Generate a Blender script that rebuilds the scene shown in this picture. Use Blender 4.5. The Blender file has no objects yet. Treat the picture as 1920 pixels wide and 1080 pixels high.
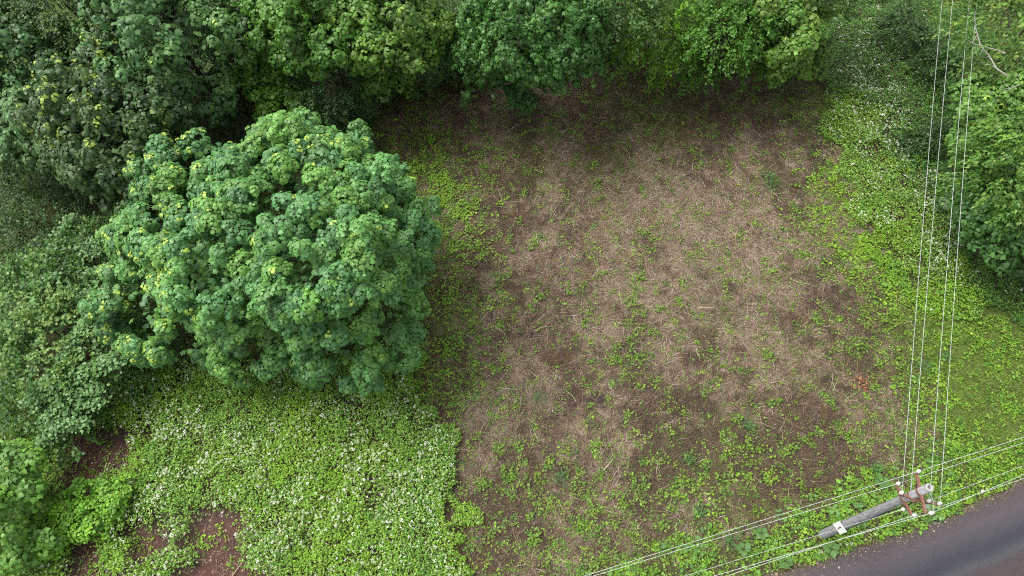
import bpy, bmesh, math, random
import numpy as np
from mathutils import Vector, Matrix

random.seed(7)
RNG = np.random.default_rng(11)
scene = bpy.context.scene
COL = scene.collection

# ------------------------------------------------------------------ camera
CAM_H, TILT, FPX = 27.0, math.radians(29.0), 1297.0
cam_data = bpy.data.cameras.new('camera')
cam = bpy.data.objects.new('camera', cam_data)
COL.objects.link(cam)
cam.location = (0, 0, CAM_H)
cam.rotation_euler = (TILT, 0, 0)
cam_data.sensor_width = 36.0
cam_data.lens = FPX / 1920.0 * 36.0
cam_data.clip_start = 0.1
cam_data.clip_end = 2000
scene.camera = cam
scene.cycles.use_denoising = False
scene.cycles.diffuse_bounces = 2
scene.cycles.max_bounces = 6
scene.cycles.filter_width = 1.1

# ------------------------------------------------------------------ light
SUN_EL, SUN_AZ = math.radians(60), math.radians(-72)     # azimuth from +Y towards +X
world = bpy.data.worlds.new('World')
scene.world = world
world.use_nodes = True
wn = world.node_tree.nodes
wl = world.node_tree.links
bg = wn['Background']
sky = wn.new('ShaderNodeTexSky')
sky.sky_type = 'NISHITA'
sky.sun_disc = False
sky.sun_elevation = SUN_EL
sky.sun_rotation = SUN_AZ
sky.dust_density = 5.0
sky.air_density = 1.0
sky.ozone_density = 1.0
hs = wn.new('ShaderNodeHueSaturation')                   # overcast: the sky is nearly white
hs.inputs['Saturation'].default_value = 0.2
wl.new(sky.outputs[0], hs.inputs['Color'])
wl.new(hs.outputs[0], bg.inputs['Color'])
bg.inputs['Strength'].default_value = 0.15

sun_data = bpy.data.lights.new('sun', 'SUN')
sun_data.energy = 1.4
sun_data.angle = math.radians(35)
sun_data.color = (1.0, 0.96, 0.9)
sun = bpy.data.objects.new('sun', sun_data)
COL.objects.link(sun)
sdir = Vector((math.sin(SUN_AZ) * math.cos(SUN_EL), math.cos(SUN_AZ) * math.cos(SUN_EL), math.sin(SUN_EL)))
sun.rotation_euler = sdir.to_track_quat('Z', 'Y').to_euler()
sun.location = (0, 0, 60)

vs = scene.view_settings
vs.view_transform = 'Standard'
vs.look = 'None'
vs.gamma = 1.0
vs.exposure = 0.95
vs.use_curve_mapping = False

# ------------------------------------------------------------------ helpers
CT, ST = math.cos(TILT), math.sin(TILT)

def W(px, py, h=0.0):
    """world point at height h seen at pixel (px, py) of the 1920x1080 photograph"""
    u = (px - 960.0) / FPX
    v = (540.0 - py) / FPX
    d = (CAM_H - h) / (CT - v * ST)
    return Vector((u * d, d * (ST + v * CT), h))

def Wn(pts, h=0.0):
    return np.array([W(p[0], p[1], h)[:] for p in pts])

def pix(P):
    P = np.asarray(P, float)
    d = P[..., 1] * ST + (CAM_H - P[..., 2]) * CT
    v = (P[..., 1] * CT - (CAM_H - P[..., 2]) * ST) / d
    return 960 + FPX * P[..., 0] / d, 540 - FPX * v, d

def nrm(a):
    return a / np.maximum(np.linalg.norm(a, axis=-1, keepdims=True), 1e-9)

_LAT = np.random.default_rng(5).random((256, 256))

def vnoise(x, y, scale=1.0, seed=0):
    x = np.asarray(x) * scale + seed * 17.31
    y = np.asarray(y) * scale + seed * 9.77
    xi = np.floor(x).astype(int); yi = np.floor(y).astype(int)
    fx = x - xi; fy = y - yi
    fx = fx * fx * (3 - 2 * fx); fy = fy * fy * (3 - 2 * fy)
    g = lambda a, b: _LAT[a % 256, b % 256]
    return (g(xi, yi) * (1 - fx) + g(xi + 1, yi) * fx) * (1 - fy) + (g(xi, yi + 1) * (1 - fx) + g(xi + 1, yi + 1) * fx) * fy

def fbm(x, y, scale=1.0, seed=0, oct=4):
    t = 0; a = 0.5; s = 0
    for k in range(oct):
        t = t + a * vnoise(x, y, scale * 2 ** k, seed + k * 3)
        s += a; a *= 0.5
    return t / s

def smooth(e0, e1, x):
    t = np.clip((x - e0) / (e1 - e0), 0, 1)
    return t * t * (3 - 2 * t)

def inpoly(x, y, poly):
    x = np.asarray(x); y = np.asarray(y)
    inside = np.zeros(x.shape, bool)
    n = len(poly)
    for i in range(n):
        x0, y0 = poly[i][0], poly[i][1]
        x1, y1 = poly[(i + 1) % n][0], poly[(i + 1) % n][1]
        c = ((y0 > y) != (y1 > y)) & (x < (x1 - x0) * (y - y0) / (y1 - y0 + 1e-12) + x0)
        inside ^= c
    return inside

def polydist(x, y, poly, closed=True):
    """distance to the outline"""
    x = np.asarray(x, float); y = np.asarray(y, float)
    best = np.full(x.shape, 1e9)
    n = len(poly)
    for i in range(n if closed else n - 1):
        ax, ay = poly[i][0], poly[i][1]
        bx, by = poly[(i + 1) % n][0], poly[(i + 1) % n][1]
        dx, dy = bx - ax, by - ay
        t = np.clip(((x - ax) * dx + (y - ay) * dy) / (dx * dx + dy * dy + 1e-12), 0, 1)
        best = np.minimum(best, np.hypot(x - ax - t * dx, y - ay - t * dy))
    return best

def sdf(x, y, poly):
    d = polydist(x, y, poly)
    return np.where(inpoly(x, y, poly), d, -d)

# regions on the ground, read off the photograph
FIELD = Wn([(670, 250), (760, 165), (870, 140), (1000, 125), (1130, 105), (1330, 140), (1490, 160), (1540, 240), (1590, 330),
            (1640, 470), (1700, 640), (1740, 760), (1720, 870), (1480, 955), (1180, 1050), (1090, 1085), (880, 1180), (868, 1000),
            (850, 830), (805, 770), (785, 640), (800, 560), (770, 440), (720, 330)])
MEADOW_L = Wn([(285, 700), (420, 690), (560, 690), (740, 640), (785, 680), (800, 770), (848, 830), (866, 1000), (885, 1200),
               (300, 1200), (-160, 1200), (-160, 820), (90, 720), (200, 700)])
MEADOW_R = Wn([(1515, -120), (1830, -120), (1850, 200), (1870, 430), (2040, 520), (2040, 640), (1850, 590), (1760, 600),
               (1670, 520), (1610, 390), (1565, 270), (1525, 160)])
SOIL = [Wn(p) for p in ([(150, 820), (240, 840), (245, 870), (200, 890), (165, 930), (150, 880)],
                        [(140, 1000), (175, 990), (190, 1040), (215, 1100), (165, 1100), (150, 1050)],
                        [(355, 985), (440, 990), (445, 1060), (510, 1100), (340, 1100), (385, 1040)],
                        [(268, 1000), (300, 1000), (295, 1040), (270, 1040)],
                        [(-5, 1020), (40, 1010), (30, 1040), (-5, 1060)])]
ROAD_EDGE = Wn([(1080, 1250), (1300, 1155), (1470, 1085), (1560, 1058), (1630, 1036), (1710, 1010), (1780, 982), (1840, 955), (1885, 933),
                (1920, 914), (2000, 870), (2140, 780), (2300, 660)])
# far side of the road: the near edge pushed 5.4 m outwards
_t = np.gradient(ROAD_EDGE[:, :2], axis=0); _t = nrm(_t)
ROAD_FAR = ROAD_EDGE.copy(); ROAD_FAR[:, 0] += _t[:, 1] * 5.4; ROAD_FAR[:, 1] -= _t[:, 0] * 5.4
ROAD = np.vstack([ROAD_EDGE, ROAD_FAR[::-1]])

def ground_h(x, y):
    far = np.clip(1 - (np.hypot(np.asarray(x), np.asarray(y) - 15) - 60) / 40, 0, 1)
    h = (fbm(x, y, 0.55, 3) - 0.5) * 0.22 + (vnoise(x, y, 2.2, 8) - 0.5) * 0.07
    d = sdf(x, y, ROAD)
    return h * smooth(0.0, -1.5, d) * far - 0.05 * smooth(-0.3, 0.1, d)

def gz(x, y):
    return float(ground_h(np.array([x]), np.array([y]))[0])

# ---------------------------------------------------------------- mesh helpers
def tri_mesh(name, verts, tris, cols=None):
    verts = np.ascontiguousarray(verts, np.float32); tris = np.ascontiguousarray(tris, np.int32)
    me = bpy.data.meshes.new(name)
    me.vertices.add(len(verts)); me.vertices.foreach_set('co', verts.ravel())
    me.loops.add(tris.size); me.loops.foreach_set('vertex_index', tris.ravel())
    me.polygons.add(len(tris)); me.polygons.foreach_set('loop_start', np.arange(0, tris.size, 3, dtype=np.int32))
    me.polygons.foreach_set('loop_total', np.full(len(tris), 3, np.int32))
    if cols is not None:
        a = me.color_attributes.new('tint', 'FLOAT_COLOR', 'POINT')
        c = np.ones((len(verts), 4), np.float32); c[:, :3] = cols
        a.data.foreach_set('color', c.ravel())
    me.update(calc_edges=True)
    return me

def link(name, me, mat=None, parent=None):
    o = bpy.data.objects.new(name, me)
    COL.objects.link(o)
    if mat is not None and len(me.materials) == 0:
        me.materials.append(mat)
    if parent is not None:
        o.parent = parent
    return o

def tag(o, label=None, cat=None, group=None, kind=None):
    if label: o['label'] = label
    if cat: o['category'] = cat
    if group: o['group'] = group
    if kind: o['kind'] = kind
    return o

def empty(name, loc, label, cat, group=None):
    o = bpy.data.objects.new(name, None)
    COL.objects.link(o)
    o.location = loc
    o.empty_display_size = 0.3
    return tag(o, label, cat, group)

class Acc:
    """collects batches of triangles"""
    def __init__(self): self.v, self.t, self.c, self.n = [], [], [], 0
    def add(self, v, t, c):
        self.v.append(v); self.t.append(t + self.n); self.c.append(c); self.n += len(v)
    def mesh(self, name):
        return tri_mesh(name, np.vstack(self.v), np.vstack(self.t), np.vstack(self.c))

# leaf templates: x across, y towards the tip, z up
def leaf_fan(outline, centre):
    v = np.array([centre] + outline, float)
    n = len(outline)
    t = np.array([[0, i + 1, (i + 1) % n + 1] for i in range(n)])
    return v, t
MAPLE = leaf_fan([(0, 0, 0), (0.44, 0.04, -.12), (0.36, 0.28, -.03), (0.60, 0.55, -.16), (0.33, 0.62, -.03), (0, 1.0, -.14), (-.33, 0.62, -.03),
                  (-.60, 0.55, -.16), (-.36, 0.28, -.03), (-.44, 0.04, -.12)], (0, 0.40, 0.06))
MAPLE3 = leaf_fan([(0, 0, 0), (0.40, 0.12, -.08), (0.58, 0.5, -.14), (0.31, 0.6, -.02), (0, 1.0, -.14), (-.31, 0.6, -.02), (-.58, 0.5, -.14), (-.40, 0.12, -.08)], (0, 0.38, 0.06))
OVAL = (np.array([(0, 0, 0), (0.32, 0.45, 0.07), (0, 1, -.06), (-.32, 0.45, 0.07), (0, .5, -.02)], float), np.array([[0, 1, 4], [1, 2, 4], [2, 3, 4], [3, 0, 4]]))
ROUND = (np.array([(0, 0, 0), (0.40, 0.5, 0.07), (0, 1, -.03), (-.40, 0.5, 0.07)], float), np.array([[0, 1, 2], [0, 2, 3]]))
LANCE = (np.array([(0, 0, 0), (0.17, 0.42, 0.05), (0, 1, -.1), (-.17, 0.42, 0.05)], float), np.array([[0, 1, 2], [0, 2, 3]]))
BLADE = (np.array([(-.5, 0, 0), (.5, 0, 0), (.12, 1, 0.0), (-.12, 1, 0.0)], float), np.array([[0, 1, 2], [0, 2, 3]]))

def leaves(acc, P, T, N, size, col, tmpl, width=1.0):
    """one leaf per row"""
    if len(P) == 0: return
    tv, tt = tmpl
    T = nrm(T); B = nrm(np.cross(T, N)); N = np.cross(B, T)
    s = np.asarray(size)[:, None, None] if np.ndim(size) else size
    x, y, z = tv[:, 0] * width, tv[:, 1], tv[:, 2]
    V = P[:, None, :] + s * (B[:, None, :] * x[None, :, None] + T[:, None, :] * y[None, :, None] + N[:, None, :] * z[None, :, None])
    n, k = len(P), len(tv)
    F = (np.arange(n) * k)[:, None, None] + tt[None]
    acc.add(V.reshape(-1, 3), F.reshape(-1, 3), np.repeat(col, k, axis=0))

def basis(A):
    ref = np.where(np.abs(A[:, 2:3]) < 0.9, np.array([[0, 0, 1.0]]), np.array([[1.0, 0, 0]]))
    e1 = nrm(np.cross(ref, A)); e2 = np.cross(A, e1)
    return e1, e2

def rosettes(acc, C, A, size, col, tmpl, k=7, young=None, droop=(15, 50), rng=RNG, spread=0.5, width=1.0):
    """a whorl of k drooping leaves at each shoot tip; young: (n,3) colour of the small top leaves"""
    n = len(C)
    if n == 0: return
    A = nrm(A); e1, e2 = basis(A)
    ph0 = rng.random(n) * 6.28
    for j in range(k):
        top = j < max(1, k // 3)
        ph = ph0 + j * 2.4 + rng.normal(0, .25, n)
        r = np.cos(ph)[:, None] * e1 + np.sin(ph)[:, None] * e2
        d = np.radians(rng.uniform(droop[0] - (18 if top else 0), droop[1] - (20 if top else 0), n))[:, None]
        T = np.cos(d) * r - np.sin(d) * A
        Nn = np.sin(d) * r + np.cos(d) * A + rng.normal(0, .16, (n, 3))
        ls = size * rng.uniform(.75, 1.2, n) * (.72 if top else 1.0)
        P = C + r * (ls * spread * (.45 if top else 1.0))[:, None] - A * (ls * (0.0 if top else rng.uniform(.1, .7, n)))[:, None]
        c = col * (1 + rng.normal(0, .14, (n, 1)))
        if young is not None and top: c = young * (1 + rng.normal(0, .1, (n, 1)))
        leaves(acc, P, T, Nn, ls, np.clip(c, .004, 1), tmpl, width)

# ---------------------------------------------------------------- materials
def new_mat(name):
    m = bpy.data.materials.new(name); m.use_nodes = True
    nt = m.node_tree
    return m, nt.nodes, nt.links, nt.nodes['Principled BSDF']

def noise_node(N, L, scale, detail=4, rough=.6, coord=None):
    t = N.new('ShaderNodeTexNoise'); t.inputs['Scale'].default_value = scale
    t.inputs['Detail'].default_value = detail; t.inputs['Roughness'].default_value = rough
    if coord is not None: L.new(coord, t.inputs['Vector'])
    return t

def mapr(N, L, src, a, b, c, d):
    m = N.new('ShaderNodeMapRange'); L.new(src, m.inputs['Value'])
    for i, v in zip(('From Min', 'From Max', 'To Min', 'To Max'), (a, b, c, d)): m.inputs[i].default_value = v
    return m.outputs[0]

def mixc(N, L, fac, a, b, mode='MIX'):
    m = N.new('ShaderNodeMix'); m.data_type = 'RGBA'; m.blend_type = mode
    if isinstance(fac, float): m.inputs[0].default_value = fac
    else: L.new(fac, m.inputs[0])
    for i, s in ((6, a), (7, b)):
        if isinstance(s, tuple): m.inputs[i].default_value = (*s, 1)
        else: L.new(s, m.inputs[i])
    return m.outputs[2]

def leaf_material(name, rough=.5, spec=.4, transl=.28, vein=60):
    m, N, L, P = new_mat(name)
    at = N.new('ShaderNodeAttribute'); at.attribute_name = 'tint'
    geo = N.new('ShaderNodeNewGeometry')
    nz = noise_node(N, L, vein, 2, .5, geo.outputs['Position'])
    v = mapr(N, L, nz.outputs[0], .3, .7, .8, 1.2)
    c = mixc(N, L, 1.0, at.outputs['Color'], v, 'MULTIPLY')
    L.new(c, P.inputs['Base Color'])
    P.inputs['Roughness'].default_value = rough
    P.inputs['Specular IOR Level'].default_value = spec
    tr = N.new('ShaderNodeBsdfTranslucent')
    ct = mixc(N, L, 1.0, c, (1.25, 1.3, .55), 'MULTIPLY')
    L.new(ct, tr.inputs['Color'])
    mx = N.new('ShaderNodeMixShader'); mx.inputs[0].default_value = transl
    L.new(P.outputs[0], mx.inputs[1]); L.new(tr.outputs[0], mx.inputs[2])
    L.new(mx.outputs[0], N['Material Output'].inputs['Surface'])
    return m
M_LEAF = leaf_material('tree_leaf', .45, .36, .2)
M_WEED = leaf_material('weed_leaf', .5, .35, .3)
M_STRAW = leaf_material('dry_straw', .75, .2, .1, 25)
M_FLOWER = leaf_material('white_petal', .7, .2, .25)

def bark_material(name, c0, c1, scale=6):
    m, N, L, P = new_mat(name)
    tc = N.new('ShaderNodeTexCoord'); mp = N.new('ShaderNodeMapping'); L.new(tc.outputs['Object'], mp.inputs[0])
    mp.inputs['Scale'].default_value = (1, 1, .25)
    nz = noise_node(N, L, scale * 3, 6, .65, mp.outputs[0])
    L.new(mixc(N, L, mapr(N, L, nz.outputs[0], .35, .65, 0, 1), c0, c1), P.inputs['Base Color'])
    P.inputs['Roughness'].default_value = .85
    b = N.new('ShaderNodeBump'); b.inputs['Strength'].default_value = .6; b.inputs['Distance'].default_value = .02
    L.new(nz.outputs[0], b.inputs['Height']); L.new(b.outputs[0], P.inputs['Normal'])
    return m
M_BARK = bark_material('grey_brown_bark', (.05, .037, .028), (.14, .11, .085))
M_DEADWOOD = bark_material('bleached_deadwood', (.22, .205, .185), (.42, .40, .37))
M_CONCRETE = bark_material('grey_concrete', (.17, .17, .18), (.31, .31, .325), 5)
M_CAP = bark_material('pale_weathered_concrete', (.2, .195, .19), (.38, .37, .36), 8)
M_RUST = bark_material('rusty_steel', (.12, .05, .035), (.24, .115, .085), 8)
M_STONE = bark_material('mossy_stone', (.035, .045, .01), (.085, .09, .025), 4)
M_PALE = bark_material('pale_stone', (.4, .38, .35), (.6, .57, .52), 8)

def plain(name, col, rough, spec=.5, metal=0., var=.12):
    m, N, L, P = new_mat(name)
    tc = N.new('ShaderNodeTexCoord')
    nz = noise_node(N, L, 18, 4, .6, tc.outputs['Object'])
    lo = tuple(c * (1 - var) for c in col); hi = tuple(min(1, c * (1 + var)) for c in col)
    L.new(mixc(N, L, mapr(N, L, nz.outputs[0], .35, .65, 0, 1), lo, hi), P.inputs['Base Color'])
    P.inputs['Roughness'].default_value = rough; P.inputs['Specular IOR Level'].default_value = spec; P.inputs['Metallic'].default_value = metal
    return m
M_PORCELAIN = plain('white_porcelain', (.56, .55, .52), .25, .45, 0, .15)
M_WIRE = plain('weathered_aluminium_wire', (.38, .41, .4), .5, .4, 0., .3)
M_CABLE = plain('dark_cable', (.05, .05, .055), .5)
M_PLATE = plain('white_painted_plate', (.75, .75, .75), .4, .4, 0, .05)
M_INK = plain('dark_ink', (.06, .06, .07), .6)
M_PLASTIC = plain('grey_green_cap', (.2, .28, .22), .5)

# ---------------------------------------------------------------- ground
def axis(lo, hi, step, far):
    c = np.arange(lo, hi + 1e-6, step)
    g = [];  d = step
    while sum(g) < far: d *= 1.35; g.append(d)
    cs = np.cumsum(g)
    return np.concatenate([lo - cs[::-1], c, hi + cs])
gx = axis(-27, 27, .16, 500); gy = axis(-5, 44, .16, 500)
X, Y = np.meshgrid(gx, gy)
Z = ground_h(X, Y)
nx, ny = len(gx), len(gy)
fd = sdf(X, Y, FIELD) + (fbm(X, Y, .9, 21) - .5) * 1.2
field = smooth(-.35, .45, fd)
def gauss(lst):
    g = np.zeros_like(X)
    for (px, py, r, a) in lst:
        c = W(px, py); g += a * np.exp(-((X - c.x) ** 2 + (Y - c.y) ** 2) / (2 * r * r))
    return g
PALE = [(1190, 370, 1.6, .35), (1300, 420, 2.2, .35), (1100, 640, 1.6, .4), (1210, 550, 1.5, .4), (1390, 590, 1.6, .35), (1060, 600, 1.2, .25), (1440, 480, 1.5, .25),
        (1000, 490, 1., .25), (1510, 690, 1.3, .25), (1640, 780, 1.1, .3), (1390, 700, 1.8, .3), (930, 810, .8, .2), (1250, 740, 1.4, .25), (1390, 390, 2, .3),
        (850, 160, 3, -.15), (1050, 190, 3, -.1), (1350, 190, 2.5, -.15), (1000, 920, 2.5, -.3), (1300, 900, 2.2, -.3), (850, 330, 1.6, -.25), (1640, 560, 1.2, -.2),
        (1730, 740, 1.0, -.35), (880, 700, 1.4, -.3), (1540, 880, 1.5, -.3), (1270, 760, .6, -.3), (1245, 520, .9, -.3), (1200, 640, .6, -.25), (1480, 560, 1.1, -.15)]
def straw_at(x, y):
    g = np.zeros_like(x)
    for (px, py, r, a) in PALE:
        c = W(px, py); g += a * np.exp(-((x - c.x) ** 2 + (y - c.y) ** 2) / (2 * r * r))
    n = .16 * fbm(x, y, .5, 31, 4) + .2 * vnoise(x, y * .22, .9, 33) + .32 * fbm(x, y, 1.7, 37, 4) + .32 * fbm(x, y, 4.5, 39, 3)
    return np.clip(.36 + .8 * g + (n - .5) * 4.0, 0, 1)
straw = straw_at(X, Y)
soil = np.zeros_like(X)
for p in SOIL:
    soil = np.maximum(soil, smooth(-.25, .2, sdf(X, Y, p) + (fbm(X, Y, 1.6, 41, 5) - .5) * 1.5))
# short grass: right of the field and some mossy patches
grass = np.zeros_like(X)
for (px, py, r, a) in [(1830, 680, 2.2, 1.0), (1860, 760, 1.5, .8), (1790, 590, 1.5, .9), (1240, 215, 1.2, .8), (1170, 190, 1., .5), (1140, 300, .9, .5), (1000, 300, 1., .35), (1450, 340, .6, .3),
                       (1540, 200, 1.1, .6), (1330, 590, .8, .3), (1310, 940, 1.5, .3), (1880, 850, 1.5, .8)]:
    c = W(px, py); grass += a * np.exp(-((X - c.x) ** 2 + (Y - c.y) ** 2) / (2 * r * r))
UNDER0 = Wn([(-400, -260), (1560, -260), (1530, 110), (1330, 110), (1130, 80), (870, 110), (760, 140), (690, 230), (720, 330), (780, 520), (760, 640), (300, 700), (90, 720), (-160, 860), (-400, 700)])
grass += .4 * smooth(-.5, .8, sdf(X, Y, UNDER0)) * (1 - field)
grass += .8 * smooth(37, 41, Y) + .8 * smooth(22, 26, np.abs(X)) + .8 * smooth(1.5, -1.5, Y)
grass = np.clip(grass * (.5 + fbm(X, Y, 1.2, 51)), 0, 1)
verts = np.stack([X, Y, Z], -1).reshape(-1, 3)
idx = np.arange(nx * ny).reshape(ny, nx)
q = np.stack([idx[:-1, :-1], idx[:-1, 1:], idx[1:, 1:], idx[1:, :-1]], -1).reshape(-1, 4)
me = bpy.data.meshes.new('ground')
me.vertices.add(len(verts)); me.vertices.foreach_set('co', verts.astype(np.float32).ravel())
me.loops.add(q.size); me.loops.foreach_set('vertex_index', q.astype(np.int32).ravel())
me.polygons.add(len(q)); me.polygons.foreach_set('loop_start', np.arange(0, q.size, 4, dtype=np.int32)); me.polygons.foreach_set('loop_total', np.full(len(q), 4, np.int32))
me.polygons.foreach_set('use_smooth', np.ones(len(q), bool))
a = me.color_attributes.new('cover', 'FLOAT_COLOR', 'POINT')
cv = np.stack([field * straw - .45 * (1 - field), soil, grass, field], -1).reshape(-1, 4).astype(np.float32)
a.data.foreach_set('color', cv.ravel())
me.update(calc_edges=True)

m, N, L, P = new_mat('field_soil_and_mulch')
tc = N.new('ShaderNodeNewGeometry'); pos = tc.outputs['Position']
at = N.new('ShaderNodeAttribute'); at.attribute_name = 'cover'
sep = N.new('ShaderNodeSeparateColor'); L.new(at.outputs['Color'], sep.inputs[0])
n1 = noise_node(N, L, 2.2, 8, .7, pos); n2 = noise_node(N, L, 14, 6, .75, pos)
# fibrous grain: two stretched noises at different bearings
fib = []
for rz, sc in ((.5, (26, 4, 8)), (-.9, (22, 3.5, 8)), (1.9, (30, 5, 8))):
    mp = N.new('ShaderNodeMapping'); mp.inputs['Rotation'].default_value = (0, 0, rz); mp.inputs['Scale'].default_value = sc
    L.new(pos, mp.inputs[0]); fib.append(noise_node(N, L, 1.0, 4, .7, mp.outputs[0]).outputs[0])
dark = mixc(N, L, mapr(N, L, n2.outputs[0], .35, .65, 0, 1), (.03, .022, .018), (.092, .062, .048))
tan = mixc(N, L, mapr(N, L, fib[0], .35, .68, 0, 1), (.08, .052, .036), (.24, .17, .118))
grey = mixc(N, L, mapr(N, L, fib[1], .35, .65, 0, 1), (.095, .068, .053), (.31, .24, .19))
tan = mixc(N, L, mapr(N, L, n1.outputs[0], .4, .62, 0, 1), tan, grey)
mx = N.new('ShaderNodeMath'); mx.operation = 'MULTIPLY_ADD'; L.new(fib[2], mx.inputs[0]); mx.inputs[1].default_value = .9; L.new(sep.outputs[0], mx.inputs[2])
mx2 = N.new('ShaderNodeMath'); mx2.operation = 'MULTIPLY_ADD'; L.new(n2.outputs[0], mx2.inputs[0]); mx2.inputs[1].default_value = .5; L.new(mx.outputs[0], mx2.inputs[2])
base = mixc(N, L, mapr(N, L, mx2.outputs[0], .78, 1.5, 0, 1), dark, tan)
red = mixc(N, L, mapr(N, L, n2.outputs[0], .3, .7, 0, 1), (.05, .026, .02), (.125, .066, .052))
base = mixc(N, L, sep.outputs[1], base, red)
gr = mixc(N, L, mapr(N, L, n2.outputs[0], .3, .7, 0, 1), (.05, .085, .015), (.12, .18, .03))
ma = N.new('ShaderNodeMath'); ma.operation = 'MULTIPLY'; L.new(sep.outputs[2], ma.inputs[0]); L.new(mapr(N, L, n1.outputs[0], .3, .6, .3, 1.1), ma.inputs[1])
base = mixc(N, L, ma.outputs[0], base, gr)
L.new(base, P.inputs['Base Color']); P.inputs['Roughness'].default_value = .95; P.inputs['Specular IOR Level'].default_value = .15
b = N.new('ShaderNodeBump'); b.inputs['Strength'].default_value = .8; b.inputs['Distance'].default_value = .05
L.new(mx2.outputs[0], b.inputs['Height']); L.new(b.outputs[0], P.inputs['Normal'])
g = link('ground', me, m); tag(g, kind='structure')

# ---------------------------------------------------------------- road
def resample(P, step):
    seg = np.linalg.norm(np.diff(P, axis=0), axis=1); s = np.concatenate([[0], np.cumsum(seg)])
    t = np.arange(0, s[-1], step)
    out = np.stack([np.interp(t, s, P[:, k]) for k in range(3)], -1)
    k = 9
    for _ in range(3):
        pad = np.vstack([np.repeat(out[:1], k, 0), out, np.repeat(out[-1:], k, 0)])
        out = np.stack([np.convolve(pad[:, j], np.ones(2 * k + 1) / (2 * k + 1), 'valid') for j in range(3)], -1)
    return out, t
EDGE, et = resample(ROAD_EDGE, .12)
tg = nrm(np.gradient(EDGE[:, :2], axis=0)); out = np.stack([tg[:, 1], -tg[:, 0]], -1)
EDGE[:, :2] -= out * .35
across = np.array([0, .06, .15, .3, .6, 1.0, 1.6, 2.3, 3., 3.8, 4.6, 5.2, 5.35, 5.4])
jit = (fbm(et, et * 0, 1.1, 61, 5) - .5) * .5
rv = []; rc = []
for i in range(len(EDGE)):
    for j, d in enumerate(across):
        dd = d + jit[i] * max(0, 1 - d / 1.2)
        p = EDGE[i, :2] + out[i] * dd
        z = .03 + .05 * (1 - ((d - 2.7) / 2.7) ** 2)
        if j == 0 or j == len(across) - 1: z = -.09
        rv.append((p[0], p[1], z)); rc.append((d / 5.4, et[i] / 50, 0))
na = len(across)
rq = [(i * na + j, (i + 1) * na + j, (i + 1) * na + j + 1, i * na + j + 1) for i in range(len(EDGE) - 1) for j in range(na - 1)]
rq = np.array(rq)[:, ::-1]
rme = bpy.data.meshes.new('road'); rme.from_pydata(rv, [], rq.tolist())
a = rme.color_attributes.new('lane', 'FLOAT_COLOR', 'POINT')
c4 = np.ones((len(rv), 4), np.float32); c4[:, :3] = rc; a.data.foreach_set('color', c4.ravel())
rme.polygons.foreach_set('use_smooth', np.ones(len(rq), bool)); rme.update()
m, N, L, P = new_mat('worn_reddish_asphalt')
pos = N.new('ShaderNodeNewGeometry').outputs['Position']
at = N.new('ShaderNodeAttribute'); at.attribute_name = 'lane'
sep = N.new('ShaderNodeSeparateColor'); L.new(at.outputs['Color'], sep.inputs[0])
big = noise_node(N, L, .5, 5, .6, pos); fine = noise_node(N, L, 16, 8, .9, pos); spk = noise_node(N, L, 60, 2, .6, pos)
wob = N.new('ShaderNodeMath'); wob.operation = 'MULTIPLY_ADD'; L.new(big.outputs[0], wob.inputs[0]); wob.inputs[1].default_value = .12; L.new(sep.outputs[0], wob.inputs[2])
ramp = N.new('ShaderNodeValToRGB'); L.new(wob.outputs[0], ramp.inputs[0])
els = ramp.color_ramp.elements
els[0].position = .04; els[0].color = (.075, .055, .05, 1); els[1].position = 1.0; els[1].color = (.05, .04, .04, 1)
for p_, c_ in ((.10, (.062, .048, .049)), (.19, (.064, .055, .062)), (.28, (.045, .043, .052)), (.335, (.031, .032, .039)), (.38, (.034, .036, .044)), (.42, (.05, .052, .058)), (.48, (.05, .04, .043)), (.60, (.055, .038, .038)), (.8, (.04, .036, .04))):
    e = els.new(p_); e.color = (*c_, 1)
c = mixc(N, L, 1.0, ramp.outputs[0], mapr(N, L, fine.outputs[0], .3, .7, .5, 1.42), 'MULTIPLY')
c = mixc(N, L, mapr(N, L, spk.outputs[0], .66, .78, 0, .55), c, (.26, .26, .27))
L.new(c, P.inputs['Base Color']); P.inputs['Roughness'].default_value = .8; P.inputs['Specular IOR Level'].default_value = .3
b = N.new('ShaderNodeBump'); b.inputs['Strength'].default_value = .5; b.inputs['Distance'].default_value = .008
L.new(fine.outputs[0], b.inputs['Height']); L.new(b.outputs[0], P.inputs['Normal'])
road = link('road', rme, m); tag(road, kind='structure')

# ---------------------------------------------------------------- ground cover
def scatter(poly, dens, rng, dens_fn=None, margin=0.0, jag=0.0):
    lo = poly[:, :2].min(0) - margin - jag * .5; hi = poly[:, :2].max(0) + margin + jag * .5
    n = int((hi - lo).prod() * dens)
    x = rng.uniform(lo[0], hi[0], n); y = rng.uniform(lo[1], hi[1], n)
    k = sdf(x, y, poly) + jag * (fbm(x, y, .8, 171, 5) - .5) > -margin
    x, y = x[k], y[k]
    if dens_fn is not None:
        k = rng.random(len(x)) < dens_fn(x, y); x, y = x[k], y[k]
    return x, y

def off_road(x, y, d=.0):
    return sdf(x, y, ROAD) + (fbm(x, y, 1.4, 77) - .5) * .5 < -d

def pick(rng, n, cols, w=None):
    cols = np.array(cols, float)
    return cols[rng.choice(len(cols), n, p=None if w is None else np.array(w) / sum(w))]

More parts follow.
